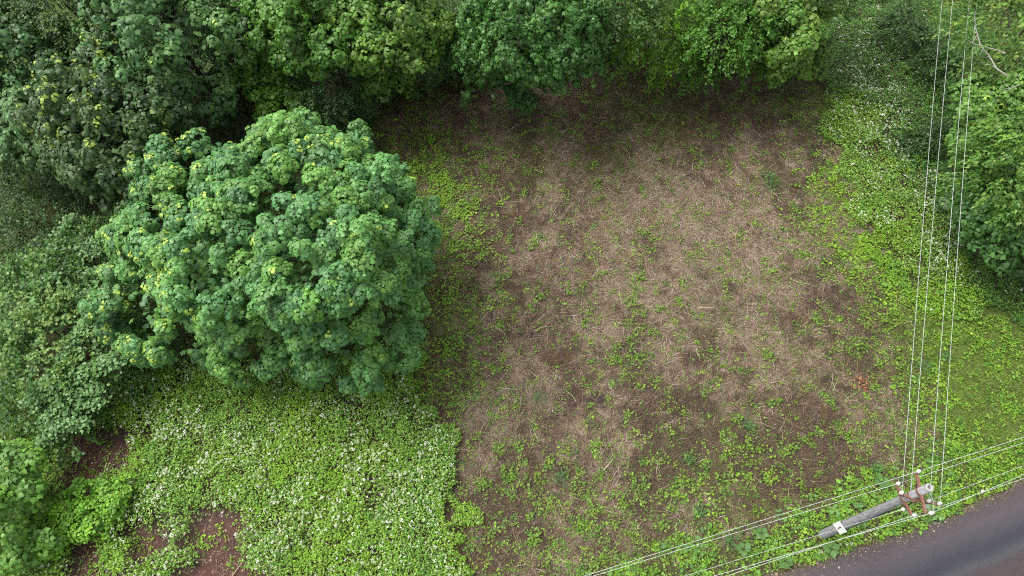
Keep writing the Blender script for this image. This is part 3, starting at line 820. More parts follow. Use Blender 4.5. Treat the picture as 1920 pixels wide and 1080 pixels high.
TREES = {}
LEAFMUL = np.array((1.28, 1.36, .72))
def make_tree(name, label, base, blobs, cat='tree', group=None, seed=1, tmpl=MAPLE3, size=.2, cols=((.06, .12, .045),), young=None, young_p=0., young_fn=None,
              clumps=150, clump_r=.7, clump_jit=.34, per=14, k=7, sprays=0, spray_len=1.4, spray_n=14, sag=.6, spray_w=.11, inner=900, droop=(15, 50), parts=0, trunk_r=.16, unit='rosette', arches=(), arch_col=None, zmin=-.45, width=1.0, branch_n=7):
    rng = np.random.default_rng(seed)
    cols = tuple(np.array(c_) * LEAFMUL for c_ in cols)
    bx, by = base; bz = gz(bx, by)
    O = np.array([bx, by, bz])
    root = empty(name, (bx, by, bz), label, cat, group)
    top = max(b[2] + (b[4] if len(b) > 4 else b[3] * .85) * .6 for b in blobs)
    cxy = np.mean([b[:2] for b in blobs], axis=0)
    # trunk and limbs
    p0 = Vector((bx, by, bz - .15)); p2 = Vector((cxy[0] * .6 + bx * .4, cxy[1] * .6 + by * .4, top * .85)); p1 = (p0 + p2) / 2 + Vector((rng.normal(0, .25), rng.normal(0, .25), 0))
    sp = bez(p0, p1, p2, 9); rr = [trunk_r * (1.35 if i == 0 else 1) * (1 - .78 * i / 8) for i in range(9)]
    Solid().tube(sp, rr, 10).build('trunk', M_BARK, root, O)
    for i in range(branch_n):
        b = blobs[i % len(blobs)]
        q = sp[min(2 + i % 5, 7)]; d = rand_dirs(rng, 1, -.1)[0]
        e = Vector(np.array(b[:3]) + d * b[3] * .7)
        mid = (q + e) / 2 + Vector((0, 0, .3))
        Solid().tube(bez(q, mid, e, 6), [trunk_r * .42 * (1 - .15 * j) for j in range(6)], 6).build('branch', M_BARK, root, O)
    # shoot tips
    PC, PA = [], []
    if clumps:
        cp, cd = blob_surface(rng, blobs, clumps, zmin)
        cr = clump_r * rng.uniform(.6, 1.25, len(cp))
        cp = cp + cd * rng.normal(0, clump_jit, (len(cp), 1)) * clump_r
        ax = nrm(cd * .75 + np.array([0, 0, .55]))
        n = len(cp) * per
        ii = np.repeat(np.arange(len(cp)), per)
        d = rand_dirs(rng, n, -.15)
        e1, e2 = basis(ax)
        dd = d[:, :1] * e1[ii] + d[:, 1:2] * e2[ii] + d[:, 2:] * ax[ii]
        q = cp[ii] + dd * (cr[ii] * rng.uniform(.75, 1.05, n))[:, None] - ax[ii] * (cr[ii] * .35)[:, None]
        PC.append(q); PA.append(nrm(dd * .7 + np.array([0, 0, .75]) + rng.normal(0, .2, (n, 3))))
        cid = ii
    else: cid = np.zeros(0, int)
    if sprays:
        sp_, sd = blob_surface(rng, blobs, sprays, zmin, .7)
        hd = sd.copy(); hd[:, 2] = hd[:, 2] * .5 + .12; hd = nrm(hd + rng.normal(0, .25, hd.shape))
        Ls = spray_len * rng.uniform(.55, 1.3, len(sp_))
        st0 = sp_ - hd * (Ls * .55)[:, None]
        n = len(sp_) * spray_n; ii = np.repeat(np.arange(len(sp_)), spray_n)
        t = rng.random(n) ** .75
        q = st0[ii] + hd[ii] * (Ls[ii] * t)[:, None]; q[:, 2] -= sag * Ls[ii] * t * t
        tang = hd[ii].copy(); tang[:, 2] -= 2 * sag * t; tang = nrm(tang)
        sc = rng.normal(0, 1, (n, 3)) * (Ls[ii] * spray_w * (1.15 - .6 * t))[:, None]; sc[:, 2] *= .5
        PC.append(q + sc)
        PA.append(nrm(tang * .6 + np.array([0, 0, .8]) + rng.normal(0, .25, (n, 3))) if unit == 'rosette' else tang)
        cid = np.concatenate([cid, ii + (cid.max() + 1 if len(cid) else 0)])
    C = np.vstack(PC); A = np.vstack(PA)
    k_ = C[:, 2] > .25
    C, A, cid = C[k_], A[k_], cid[k_]
    hue = rng.normal(0, .12, (cid.max() + 1, 1))[cid]
    cc = np.array(cols); ch = cc[rng.choice(len(cc), cid.max() + 1)][cid]
    col = ch * (1 + hue) * np.concatenate([1 + rng.normal(0, .05, (len(C), 1))] * 3, axis=1)
    acc = Acc()
    if unit == 'rosette':
        yp = np.full(len(C), young_p)
        if young_fn is not None: yp = young_fn(C)
        isy = rng.random(len(C)) < yp
        yc = None
        take = np.zeros(len(C), bool)
        if parts:
            px, py, d_ = pix(C)
            face = (A * nrm(np.array([0, 0, CAM_H]) - C)).sum(1)
            inv = (px > -20) & (px < 1940) & (py > -20) & (py < 1100)
            # shoot tips no other tip covers much: highest in their neighbourhood as seen from above
            score = face + .35 * rng.random(len(C)) - .03 * d_
            bp = np.array([b[:3] for b in blobs]); br = np.array([b[3] for b in blobs])
            score += .6 * np.min(np.linalg.norm(C[:, None] - bp[None], axis=2) / br[None], axis=1)
            score[~inv] -= 9
            order = np.argsort(-score); take[order[:parts]] = True
        for sel in (isy & ~take, ~isy & ~take):
            if sel.sum() == 0: continue
            y_ = np.tile(np.array(young), (sel.sum(), 1)) if (young is not None and sel is not None and isy[sel].any()) else None
            rosettes(acc, C[sel], A[sel], size, col[sel], tmpl, k, y_, droop, rng, width=width)
    else:
        n = len(C); e1, e2 = basis(A); ph = rng.random(n) * 6.28
        side = np.cos(ph)[:, None] * e1 + np.sin(ph)[:, None] * e2 * .6
        T = nrm(A * .8 + side * rng.uniform(.4, 1.1, (n, 1)) + np.array([0, 0, -.15 if unit == 'hang' else .05]))
        Nn = np.stack([rng.normal(0, .45, n), rng.normal(0, .45, n), np.ones(n)], -1)
        if young is not None:
            isy = rng.random(n) < (young_p if young_fn is None else young_fn(C))
            col = np.where(isy[:, None], np.array(young) * (1 + rng.normal(0, .1, (n, 1))), col)
        leaves(acc, C, T, Nn, size * rng.uniform(.7, 1.25, n), np.clip(col * (1 + rng.normal(0, .12, (n, 1))), .004, 1), tmpl, width)
        take = np.zeros(n, bool); isy = take
    for (ap, ah) in arches:
        pl = np.array([W(q_[0], q_[1], ah * (1 - .25 * (t_ / max(1, len(ap) - 1)) ** 2))[:] for t_, q_ in enumerate(ap)])
        for rep in range(2):
            pl2 = pl + rng.normal(0, .12, 3)
            m_ = int(110 * np.linalg.norm(np.diff(pl2, axis=0), axis=1).sum())
            tt = rng.random(m_) * (len(pl2) - 1); i0 = np.minimum(tt.astype(int), len(pl2) - 2); fr = (tt - i0)[:, None]
            q = pl2[i0] * (1 - fr) + pl2[i0 + 1] * fr; tg_ = nrm(pl2[i0 + 1] - pl2[i0])
            q = q + rng.normal(0, .13, (m_, 3)) * np.array([1, 1, .6])
            ph = rng.random(m_) * 6.28
            leaves(acc, q, nrm(tg_ * .6 + np.stack([np.cos(ph), np.sin(ph), rng.normal(0, .3, m_)], -1)), np.stack([rng.normal(0, .4, m_), rng.normal(0, .4, m_), np.ones(m_)], -1),
                   size * rng.uniform(.7, 1.25, m_), np.array(arch_col) * (1 + rng.normal(0, .14, (m_, 1))), tmpl, width)
    # inner foliage
    if inner:
        ip, idd = blob_surface(rng, blobs, inner, -.7, .3)
        ib = np.array([b[:3] for b in blobs])
        near = np.argmin(np.linalg.norm(ip[:, None] - ib[None], axis=2), axis=1)
        ip = ib[near] + (ip - ib[near]) * rng.uniform(.45, .88, (len(ip), 1)); n = len(ip)
        ph = rng.random(n) * 6.28
        leaves(acc, ip, np.stack([np.cos(ph), np.sin(ph), rng.normal(-.3, .3, n)], -1), np.stack([rng.normal(0, .4, n), rng.normal(0, .4, n), np.ones(n)], -1),
               size * 1.25 * rng.uniform(.8, 1.3, n), cc[rng.choice(len(cc), n)] * (1 + rng.normal(0, .12, (n, 1))), tmpl, width)
    for i in range(len(acc.v)): acc.v[i] = acc.v[i] - O
    crown = link('crown', acc.mesh('crown'), M_LEAF, root)
    crown['kind'] = 'stuff'
    if parts and unit == 'rosette':
        vs_ = [variants('leaf_cluster', tmpl, size, c_, None, k, 3, rng, droop) for c_ in cols]
        vy = variants('leaf_cluster', tmpl, size, np.array(cols[0]) * 1.1, young, k, 6, rng, droop) if young is not None else None
        for i in np.where(take)[0]:
            lst = vs_[rng.integers(len(cols))]
            me_ = lst[rng.integers(len(lst))]
            if isy[i] and vy: me_ = vy[rng.integers(2) * 3]
            o = bpy.data.objects.new('leaf_cluster', me_); COL.objects.link(o); o.parent = root
            qd = Vector(A[i]).to_track_quat('Z', 'Y') @ Matrix.Rotation(rng.random() * 6.28, 4, 'Z').to_quaternion()
            o.matrix_local = Matrix.LocRotScale(Vector(C[i] - O), qd, Vector((1, 1, 1)) * rng.uniform(.9, 1.25))
    TREES[label] = root
    return root

def PB(px, py, h, r, zr=.85):
    p = W(px, py, h); return (p.x, p.y, h, r, r * zr)

BLUE = ((.058, .125, .062), (.066, .14, .06), (.05, .112, .058), (.075, .15, .058))
YOUNG = (.33, .46, .075)

# the big round maple
main_blobs = [PB(570, 460, 4.9, 4.6), PB(355, 440, 4.6, 2.9), PB(330, 335, 5.2, 1.7), PB(325, 560, 3.7, 2.6), PB(475, 600, 3.2, 2.35), PB(655, 585, 3.5, 2.9),
              PB(560, 340, 6.0, 2.6), PB(690, 420, 4.6, 2.5), PB(430, 500, 6.0, 2.6), PB(610, 500, 7.0, 2.6), PB(730, 540, 3.4, 1.6), PB(560, 670, 1.9, 1.3), PB(400, 660, 2.0, 1.2), PB(720, 635, 1.8, 1.1),
              PB(690, 350, 5.0, 1.9), PB(650, 400, 6.2, 2.0), PB(755, 425, 4.0, 1.4), PB(480, 380, 6.2, 2.2), PB(620, 285, 5.2, 1.6), PB(520, 270, 5.6, 1.3), PB(400, 300, 5.4, 1.2), PB(752, 480, 3.8, 1.2), PB(240, 440, 4.2, 1.2), PB(245, 530, 3.6, 1.2), PB(290, 640, 2.4, 1.2)]
main_blobs = [(b[0], b[1], b[2], b[3] - .2, (b[3] - .2) * .85) for b in main_blobs]

def main_young(C):
    px, py, _ = pix(C)
    return .03 + .25 * smooth(440, 240, px) + .05 * smooth(330, 240, py)
make_tree('maple_tree', 'large round blue-green maple, the biggest crown, with yellow young shoots on its left side', (-8.7, 13.6), main_blobs, seed=31, tmpl=MAPLE, size=.17, cols=tuple(np.array(c_) * (1.1, 1.22, 1.42) for c_ in BLUE + ((.085, .16, .05),)),
          young=YOUNG, young_fn=main_young, clumps=640, clump_r=.56, per=20, clump_jit=.28, k=9, inner=3500, parts=300, trunk_r=.24, branch_n=14)

# upper left wood
R_ = np.random.default_rng(77)
def AB(px, py, h, r, nsub=7, zr=.9, seed=0):
    return auto_blobs(np.random.default_rng(seed + int(px) * 7 + int(py)), W(px, py, h), r, nsub, zr)
def under(blobs, dx=0, dy=.8):
    return (blobs[0][0] + dx, blobs[0][1] + dy)
UL = 'woodland trees along the upper edge'
b = AB(330, 60, 5.6, 3.6, 9)
make_tree('maple_tree', 'tall light blue-green maple at the upper left, above the big round maple', under(b), b, group=UL, seed=41, size=0.212, cols=((.062, .13, .075), (.055, .118, .07), (.07, .14, .068)),
          young=YOUNG, young_p=.02, clumps=260, clump_r=0.75, per=14, k=8, parts=90)
b = AB(235, 235, 5.0, 2.9, 8)
make_tree('maple_tree', 'dark maple with drooping pointed leaves and many yellow shoot tips, upper left', under(b), b, group=UL, seed=42, size=0.221, cols=((.036, .072, .046), (.043, .08, .042), (.05, .088, .05)),
          young=(.24, .34, .05), young_fn=lambda C: .05 + .22 * smooth(330, 220, pix(C)[0]) * smooth(330, 180, pix(C)[1]), clumps=210, clump_r=0.65, per=14, k=9, droop=(25, 65), parts=80, width=.8)
b = AB(95, 215, 4.4, 1.9, 6)
make_tree('maple_tree', 'small pale grey-green maple at the left, beside the dark maple with yellow tips', under(b), b, group=UL, seed=43, size=0.212, cols=((.066, .125, .082), (.074, .138, .082)), clumps=93, clump_r=0.75, per=18, k=7, young=YOUNG, young_p=.01, parts=50)
b = AB(10, 80, 5.2, 2.9, 8)
make_tree('maple_tree', 'mid green maple cut by the left border near the upper left corner', under(b), b, group=UL, seed=44, size=0.202, cols=((.042, .095, .05), (.038, .085, .046)), clumps=161, clump_r=0.88, per=21, k=7, young=YOUNG, young_p=.02, parts=50)
b = AB(130, 20, 6.0, 2.6, 7)
make_tree('leafy_tree', 'olive green tree with small leaves at the top left between two maples', under(b), b, group=UL, seed=45, size=0.122, tmpl=OVAL, cols=((.036, .072, .026), (.05, .088, .026), (.042, .08, .032)), clumps=0, sprays=420, spray_len=1.3, spray_n=35, sag=.4, unit='leaf', young=(.16, .22, .03), young_p=.08)
b = AB(20, 250, 3.6, 2.0, 6)
make_tree('leafy_tree', 'small dark tree at the left border below the mid green maple', under(b), b, group=UL, seed=46, size=0.122, tmpl=OVAL, cols=((.045, .09, .03), (.035, .075, .03)), clumps=0, sprays=260, spray_len=1.1, spray_n=32, sag=.4, unit='leaf')
b = AB(440, 70, 3.4, 2.2, 6)
make_tree('leafy_tree', 'dark narrow-leaved tree in the deep gap at the top left', under(b), b, group=UL, seed=47, size=0.150, tmpl=LANCE, width=1.4, cols=((.028, .055, .02), (.035, .065, .02)), clumps=0, sprays=230, spray_len=1.3, spray_n=27, sag=.7, unit='hang')
b = AB(570, 50, 6.0, 2.3, 7)
make_tree('maple_tree', 'bright green maple at the top, left of the yellow-green maple', under(b, 0, 2.2), b, group=UL, seed=48, size=0.192, cols=((.052, .125, .028), (.062, .14, .03), (.044, .108, .028)), clumps=127, clump_r=0.75, per=18, k=7, young=(.2, .34, .04), young_p=.03, parts=60)
b = [PB(545, 200, 2.6, 1.2), PB(500, 130, 3.4, 1.2)]
make_tree('maple_tree', 'low bright green maple branch group beside the top of the round maple', under(b), b, group=UL, seed=62, size=0.183, cols=((.06, .14, .03), (.075, .16, .032)), clumps=51, clump_r=0.69, per=17, k=7, inner=200, trunk_r=.09)
b = AB(630, 170, 2.6, 2.3, 6)
make_tree('dark_shrub', 'dark blue-green fine-leaved shrub above the round maple', under(b), b, cat='shrub', group=UL, seed=49, size=0.103, tmpl=OVAL, cols=((.03, .065, .032), (.038, .078, .036)), clumps=0, sprays=420, spray_len=.9, spray_n=37, sag=.3, unit='leaf')
b = [PB(720, 40, 6.2, 2.1), PB(790, 45, 5.4, 1.2), PB(670, 20, 6.5, 1.6), PB(712, 110, 4.0, 1.0), PB(715, 160, 2.9, .75)]
make_tree('maple_tree', 'yellow-green maple hanging a long bough down to the upper left corner of the field', under(b, 0, 2.2), b, group=UL, seed=50, size=0.192, cols=((.066, .132, .032), (.078, .148, .034), (.055, .118, .032)), clumps=110, clump_r=0.69, per=18, k=7, young=(.24, .34, .05), young_p=.06, parts=60)
b = [PB(820, 85, 2.4, 1.7), PB(780, 140, 1.2, 1.2), PB(850, 40, 4.5, 1.8), PB(770, 80, 3.0, 1.4)]
make_tree('dark_shrub', 'dark green shrub low behind the upper edge of the field', under(b, 0, .4), b, cat='shrub', group=UL, seed=51, size=0.112, tmpl=OVAL, cols=((.035, .085, .022), (.045, .1, .025)), clumps=0, sprays=360, spray_len=.9, spray_n=32, sag=.4, unit='leaf')
b = [PB(1000, 30, 6.4, 2.9), PB(920, 70, 4.8, 1.7), PB(1070, 70, 4.6, 1.6), PB(980, 130, 3.2, 1.0), PB(900, 115, 2.8, .8), PB(1060, 120, 2.6, .8), PB(975, 175, 1.6, .55), PB(1130, 95, 3.4, .6)]
make_tree('maple_tree', 'blue-green maple with fringed boughs drooping over the top middle of the field', under(b, 0, 1.8), b, group=UL, seed=52, size=0.164, cols=((.045, .115, .042), (.055, .13, .048), (.04, .1, .04)), clumps=144, clump_r=0.62, per=21, sprays=160, spray_len=1.5, spray_n=18, sag=.75, k=7, parts=120, droop=(25, 70))
b = AB(1150, 20, 5.8, 2.0, 6)
make_tree('leafy_tree', 'shadowy mid green tree right of the drooping maple at the top', under(b), b, group=UL, seed=53, size=0.140, tmpl=OVAL, cols=((.05, .1, .035), (.042, .09, .034)), clumps=0, sprays=260, spray_len=1.2, spray_n=32, sag=.6, unit='leaf')
b = [PB(1235, 50, 3.8, 2.2), PB(1215, 105, 2.0, 1.3), PB(1290, 100, 2.0, 1.2), PB(1190, 40, 4.4, 1.6), PB(1260, 10, 5, 2.)]
make_tree('bushy_tree', 'bushy yellow-green tree with small round leaves at the top of the field', under(b), b, group=UL, seed=54, size=0.140, tmpl=OVAL, width=1.3, cols=((.085, .18, .02), (.07, .155, .02), (.11, .2, .022)), clumps=0, sprays=430, spray_len=1.0, spray_n=35, sag=.45, unit='leaf')
b = [PB(1340, 50, 4.6, 2.2), PB(1310, 130, 1.7, 1.0), PB(1390, 20, 5.4, 1.8), PB(1380, 100, 2.6, 1.4)]
make_tree('leafy_tree', 'dense mid green tree right of the bushy yellow-green tree', under(b), b, group=UL, seed=55, size=0.140, tmpl=OVAL, cols=((.05, .125, .028), (.06, .14, .03)), clumps=0, sprays=380, spray_len=1.1, spray_n=35, sag=.4, unit='leaf')
b = [PB(1460, 40, 4.6, 2.2), PB(1440, 90, 2.8, 1.3), PB(1500, 90, 2.4, 1.2), PB(1430, 0, 5.4, 1.8)]
make_tree('maple_tree', 'olive green maple at the top right corner of the field', under(b), b, group=UL, seed=56, size=0.183, cols=((.06, .125, .03), (.075, .14, .034), (.085, .14, .04)), clumps=127, clump_r=0.69, per=18, k=7, parts=50, young=(.2, .3, .05), young_p=.03)
b = AB(1560, -60, 5.4, 2.3, 6)
make_tree('leafy_tree', 'dark tree at the top edge behind the flowering strip', under(b), b, group=UL, seed=57, size=0.140, tmpl=OVAL, cols=((.04, .09, .028), (.05, .1, .03)), clumps=0, sprays=250, spray_len=1.2, spray_n=32, sag=.5, unit='leaf')
US = 'understory shrubs below the upper woodland'
for i, (px, py, h, r, lab) in enumerate([(470, 150, 1.6, 2.0, 'dark understory shrub in the gap left of the low bright maple'), (560, 140, 1.8, 1.8, 'dark understory shrub below the bright green maple at the top'),
        (700, 120, 1.4, 1.7, 'dark understory shrub behind the hanging bough of the yellow-green maple'), (880, 70, 1.6, 2.0, 'dark understory shrub left under the drooping maple'),
        (1000, 60, 1.8, 2.0, 'dark understory shrub behind the drooping maple'), (1110, 65, 1.6, 1.9, 'dark understory shrub right under the drooping maple'),
        (1330, 80, 1.4, 1.7, 'dark understory shrub below the dense mid green tree'), (1450, 110, 1.2, 1.6, 'dark understory shrub below the olive maple at the field corner'),
        (380, 190, 1.8, 2.2, 'dark understory shrub between the upper maples and the round maple'), (300, 150, 1.5, 2.0, 'dark understory shrub under the tall light maple'),
        (150, 290, 1.4, 2.0, 'dark understory shrub below the pale grey-green maple'), (60, 290, 1.2, 1.8, 'dark understory shrub near the left border'),
        (640, 20, 2.5, 2.6, 'dark understory shrub at the top border'), (250, 290, 1.4, 1.8, 'dark understory shrub just above the left lobe of the round maple'),
        (690, 175, .9, 1.4, 'dark understory shrub at the upper left corner of the field'), (775, 125, 1.0, 1.5, 'dark understory shrub along the upper edge of the field, right of the hanging bough'),
        (850, 115, .8, 1.2, 'dark understory shrub at the left end of the drooping maple fringe'), (1150, 80, 1.1, 1.5, 'dark understory shrub between the drooping maple and the bushy yellow-green tree'),
        (1690, 60, .8, 1.5, 'dark shrub at the top under the left two wires'), (1750, 130, .7, 1.3, 'dark shrub under the wires beside the dead boughs'), (1740, 260, .5, 1.2, 'low dark shrub under the wires left of the light green maple')]):
    b = AB(px, py, h, r, 5, .8, 5 + i)
    make_tree('dark_shrub', lab, (b[0][0], b[0][1]), b, cat='shrub', group=US, seed=400 + i, size=.13, tmpl=OVAL, cols=((.028, .06, .024), (.034, .072, .026), (.022, .05, .022)), clumps=0, sprays=200, spray_len=.9, spray_n=22, sag=.4, unit='leaf', trunk_r=.05, inner=500, branch_n=3)
# right border
RG = 'trees along the right border'
b = [PB(1895, 50, 6.6, 2.4), PB(1960, 120, 6.0, 2.6), PB(1900, 130, 5.0, 1.3), PB(1860, 10, 6.0, 1.3)]
cherry = make_tree('cherry_tree', 'cherry tree with drooping lance leaves and bare white dead boughs at the top right corner', under(b, 1.2, .5), b, group=RG, seed=58, size=0.187, tmpl=LANCE, width=1.5, cols=((.06, .12, .032), (.048, .1, .028), (.085, .15, .036)),
                   clumps=0, sprays=330, spray_len=1.1, spray_n=22, sag=.45, unit='hang', young=(.2, .27, .05), young_p=.09)
b = [PB(1855, 215, 4.8, 1.3), PB(1840, 270, 4.0, 1.0), PB(1880, 190, 5.2, 1.1)]
make_tree('maple_tree', 'light green maple on the right border below the dead boughs', under(b, 1.0, .4), b, group=RG, seed=59, size=0.192, cols=((.066, .138, .045), (.078, .15, .045)), clumps=63, clump_r=0.69, per=18, k=7, young=(.24, .36, .05), young_p=.12, inner=300, parts=50, trunk_r=.1)
b = [PB(1890, 320, 5.4, 1.7), PB(1930, 270, 6., 1.7), PB(1860, 360, 4.0, 1.1), PB(1950, 360, 5., 1.6)]
make_tree('cherry_tree', 'cherry tree with bright yellow-green hanging leaves halfway down the right border', under(b, 1.4, .4), b, group=RG, seed=60, size=0.187, tmpl=LANCE, width=1.5, cols=((.06, .13, .032), (.048, .108, .028), (.08, .152, .036)), clumps=0, sprays=260, spray_len=1.0, spray_n=32, sag=.45, unit='hang', young=(.19, .28, .05), young_p=.08)
b = [PB(1885, 405, 3.4, 1.5), PB(1940, 430, 3., 1.5), PB(1845, 390, 2.6, 1.0), PB(1960, 400, 4., 1.6)]
make_tree('maple_tree', 'dark green maple lowest on the right border beside the white flowers', under(b, .8, .3), b, group=RG, seed=61, size=0.192, cols=((.04, .1, .04), (.05, .115, .045), (.036, .085, .036)), clumps=102, clump_r=0.75, per=18, k=7, young=(.12, .24, .04), young_p=.04, parts=60)
b = [PB(1810, 130, 1.8, 1.2), PB(1830, 200, 2.0, 1.2), PB(1800, 60, 2.2, 1.3), PB(1820, 320, 1.6, 1.0), PB(1800, 180, 1.2, .9)]
make_tree('dark_shrub', 'dark shrub in the shade under the cherry trees', under(b, .5, .3), b, cat='shrub', group=RG, seed=63, size=0.112, tmpl=OVAL, cols=((.035, .085, .03), (.045, .1, .03)), clumps=0, sprays=240, spray_len=.9, spray_n=29, sag=.4, unit='leaf', trunk_r=.07)

# shrubs on the left
LG = 'shrubs and saplings at the left border'
HAW = ((.046, .108, .034), (.058, .128, .038), (.034, .082, .028))
b = [PB(120, 640, 2.0, 2.4, .7), PB(190, 560, 1.8, 1.6, .8), PB(60, 560, 2.0, 1.8, .8), PB(60, 720, 1.6, 1.7, .7), PB(190, 690, 1.4, 1.4, .8), PB(110, 800, 1.0, 1.0, .8), PB(230, 600, 1.4, 1.0), PB(95, 600, 3.0, .95), PB(195, 655, 2.7, .85), PB(35, 690, 2.8, 1.0), PB(65, 535, 2.7, .9), PB(215, 560, 2.4, .8), PB(130, 700, 2.6, .8), PB(20, 610, 2.9, .8)]
make_tree('hawthorn_shrub', 'wide hawthorn shrub with pale arching branches left of the round maple', under(b, 0, 0), b, arch_col=(.125, .245, .075),
          arches=[([(165, 600), (140, 640), (110, 690), (50, 752)], 3.3), ([(225, 672), (180, 690), (120, 715), (48, 757)], 3.0), ([(62, 570), (45, 610), (18, 668)], 3.2), ([(215, 535), (150, 560), (95, 600), (40, 640)], 3.0),
                  ([(160, 790), (110, 800), (62, 842)], 2.0), ([(260, 600), (210, 612), (165, 640)], 2.6), ([(205, 735), (150, 745), (95, 790)], 2.4), ([(100, 520), (60, 540), (5, 560)], 2.6)], cat='shrub', group=LG, seed=71, size=0.135, tmpl=ROUND, width=1.1, cols=HAW, clumps=0, sprays=330, spray_len=2.0, spray_n=60, sag=.4, spray_w=.065, unit='leaf', young=(.15, .25, .055), young_fn=lambda C: .03 + .75 * smooth(2.5, 3.5, C[:, 2]), trunk_r=.1, inner=1200)
b = [PB(150, 470, 1.7, 1.3), PB(215, 455, 1.4, 1.0), PB(90, 500, 1.6, 1.0)]
make_tree('hawthorn_shrub', 'smaller hawthorn shrub just above the wide one on the left', under(b, 0, 0), b, arch_col=(.12, .235, .075),
          arches=[([(135, 405), (112, 435), (88, 490)], 2.6), ([(190, 458), (160, 470), (135, 450)], 2.4), ([(190, 515), (150, 520), (120, 500)], 2.4)], cat='shrub', group=LG, seed=72, size=0.135, tmpl=ROUND, cols=HAW, clumps=0, sprays=130, spray_len=1.7, spray_w=.07, spray_n=30, sag=.35, unit='leaf', young=(.15, .24, .06), young_p=.1, trunk_r=.07, inner=500)
b = [PB(60, 420, .9, 1.5, .6), PB(20, 470, 1.0, 1.5, .6), PB(110, 380, .9, 1.4, .6), PB(30, 350, 1.1, 1.5, .7), PB(160, 350, .7, 1.0, .6)]
make_tree('dark_shrub', 'low dark green shrub on the left in the shade above the hawthorns', under(b, 0, 0), b, cat='shrub', group=LG, seed=73, size=0.110, tmpl=OVAL, cols=((.03, .07, .026), (.04, .085, .028), (.024, .058, .022)), clumps=0, sprays=300, spray_len=.9, spray_n=22, sag=.3, unit='leaf', trunk_r=.06)
b = [PB(10, 895, 2.6, 1.0), PB(-25, 960, 2.4, 1.2), PB(25, 1010, 1.5, .9), PB(45, 940, 1.3, .7)]
make_tree('maple_sapling', 'light green young maple in the lower left corner', under(b, -.3, 0), b, cat='sapling', group=LG, seed=74, size=.2, cols=((.085, .185, .05), (.1, .205, .045), (.075, .165, .048)), clumps=110, clump_r=0.50, per=11, k=6, young=(.25, .36, .05), young_p=.08, parts=50, droop=(0, 30), trunk_r=.06, inner=300)
b = [PB(160, 950, .9, .9, .4), PB(210, 930, .9, .6, .4), PB(75, 1000, .9, .8, .4)]
make_tree('maple_sapling', 'flat-topped lime green maple sapling spreading beside the bare soil patches', under(b, 0, 0), b, cat='sapling', group=LG, seed=75, size=0.128, cols=((.11, .24, .03), (.09, .21, .03), (.13, .26, .035)), clumps=80, clump_r=0.45, per=10, k=6, droop=(-5, 15), trunk_r=.03, inner=100, branch_n=4)

# bleached dead boughs of the corner cherry
O_ = cherry.location
def dead(pix_pts, h, r):
    pts = [W(px, py, h + dh + .75) for (px, py, dh) in pix_pts]
    n = len(pts)
    Solid().tube(pts, [r * .95 * (1 - .65 * i / (n - 1)) for i in range(n)], 6).build('dead_branch', M_DEADWOOD, cherry, O_)
dead([(1935, 152, -.3), (1905, 147, 0), (1885, 140, .1), (1868, 128, .2), (1855, 105, .3), (1838, 85, .5), (1830, 55, .7), (1826, 25, .9)], 5.6, .045)
dead([(1940, 150, -.3), (1918, 156, 0), (1895, 166, .1), (1874, 168, .1)], 5.8, .03)
dead([(1885, 100, .1), (1870, 94, .2), (1845, 88, .3), (1826, 82, .4), (1812, 74, .5)], 6.0, .03)
dead([(1868, 128, .2), (1860, 122, .2), (1848, 121, .25), (1840, 117, .25)], 5.6, .014)
dead([(1895, 166, .1), (1884, 158, .1), (1880, 150, .15)], 5.8, .012)
dead([(1845, 88, .3), (1840, 98, .3), (1836, 103, .35)], 6.0, .012)
dead([(1855, 105, .3), (1848, 108, .3), (1838, 106, .35)], 5.6, .012)
dead([(1823, 80, .4), (1830, 68, .5), (1836, 62, .6)], 6.0, .016)
dead([(1830, 48, .7), (1834, 40, .8), (1834, 34, .8)], 5.6, .014)

# ---------------------------------------------------------------- utility pole
PB0 = W(1541, 1003, 0); pbx, pby = PB0.x, PB0.y; pbz = gz(pbx, pby)
PH = 7.6
pole = empty('utility_pole', (pbx, pby, pbz), 'grey concrete power pole with rusty crossarms and a white plate standing on the road verge', 'utility pole')
PO = Vector((pbx, pby, pbz))
def pole_r(h): return .165 - .055 * h / PH
Solid().lathe((pbx, pby, -.25), (0, 0, 1), [(pole_r(0), 0), (pole_r(2), 2.25), (pole_r(4), 4.25), (pole_r(6), 6.25), (pole_r(PH), PH + .25), (.05, PH + .25), (.05, PH - .3), (0, PH - .3)], 24).build('shaft', M_CONCRETE, pole, PO)
Solid().lathe((pbx, pby, PH - .06), (0, 0, 1), [(.108, 0), (.118, .02), (.118, .065), (.11, .075), (.05, .075), (.045, .05)], 20).build('cap_ring', M_CAP, pole, PO)

def arm_height(px, py):
    best = min(np.arange(3, PH, .02), key=lambda h: abs(pix([pbx, pby, h])[0] - px) + abs(pix([pbx, pby, h])[1] - py))
    return float(best)
def beam(name, a_, b_, w=.035, h=.035):
    d = (b_ - a_); ln = d.length / 2; d.normalize(); s = d.cross(Vector((0, 0, 1))).normalized(); u = s.cross(d)
    S = Solid()
    S.box((a_ + b_) / 2 + u * h, d * ln, s * w, u * .006)            # top flange
    S.box((a_ + b_) / 2 + s * (w - .006), d * ln, s * .006, u * (h - .008))
    S.box((a_ + b_) / 2 - s * (w - .006), d * ln, s * .006, u * (h - .008))
    return S.build(name, M_RUST, pole, PO, False)
hU, hM, hL = arm_height(1727, 924), arm_height(1711, 931), arm_height(1697, 938)
UA, UB = W(1718, 888, hU), W(1735, 963, hU)
LA, LB = W(1679, 908, hL), W(1709, 966, hL)
MA, MB = W(1683, 926, hM), W(1757, 946, hM)
beam('crossarm', UA, UB); beam('crossarm', LA, LB); beam('crossarm', MA, MB)
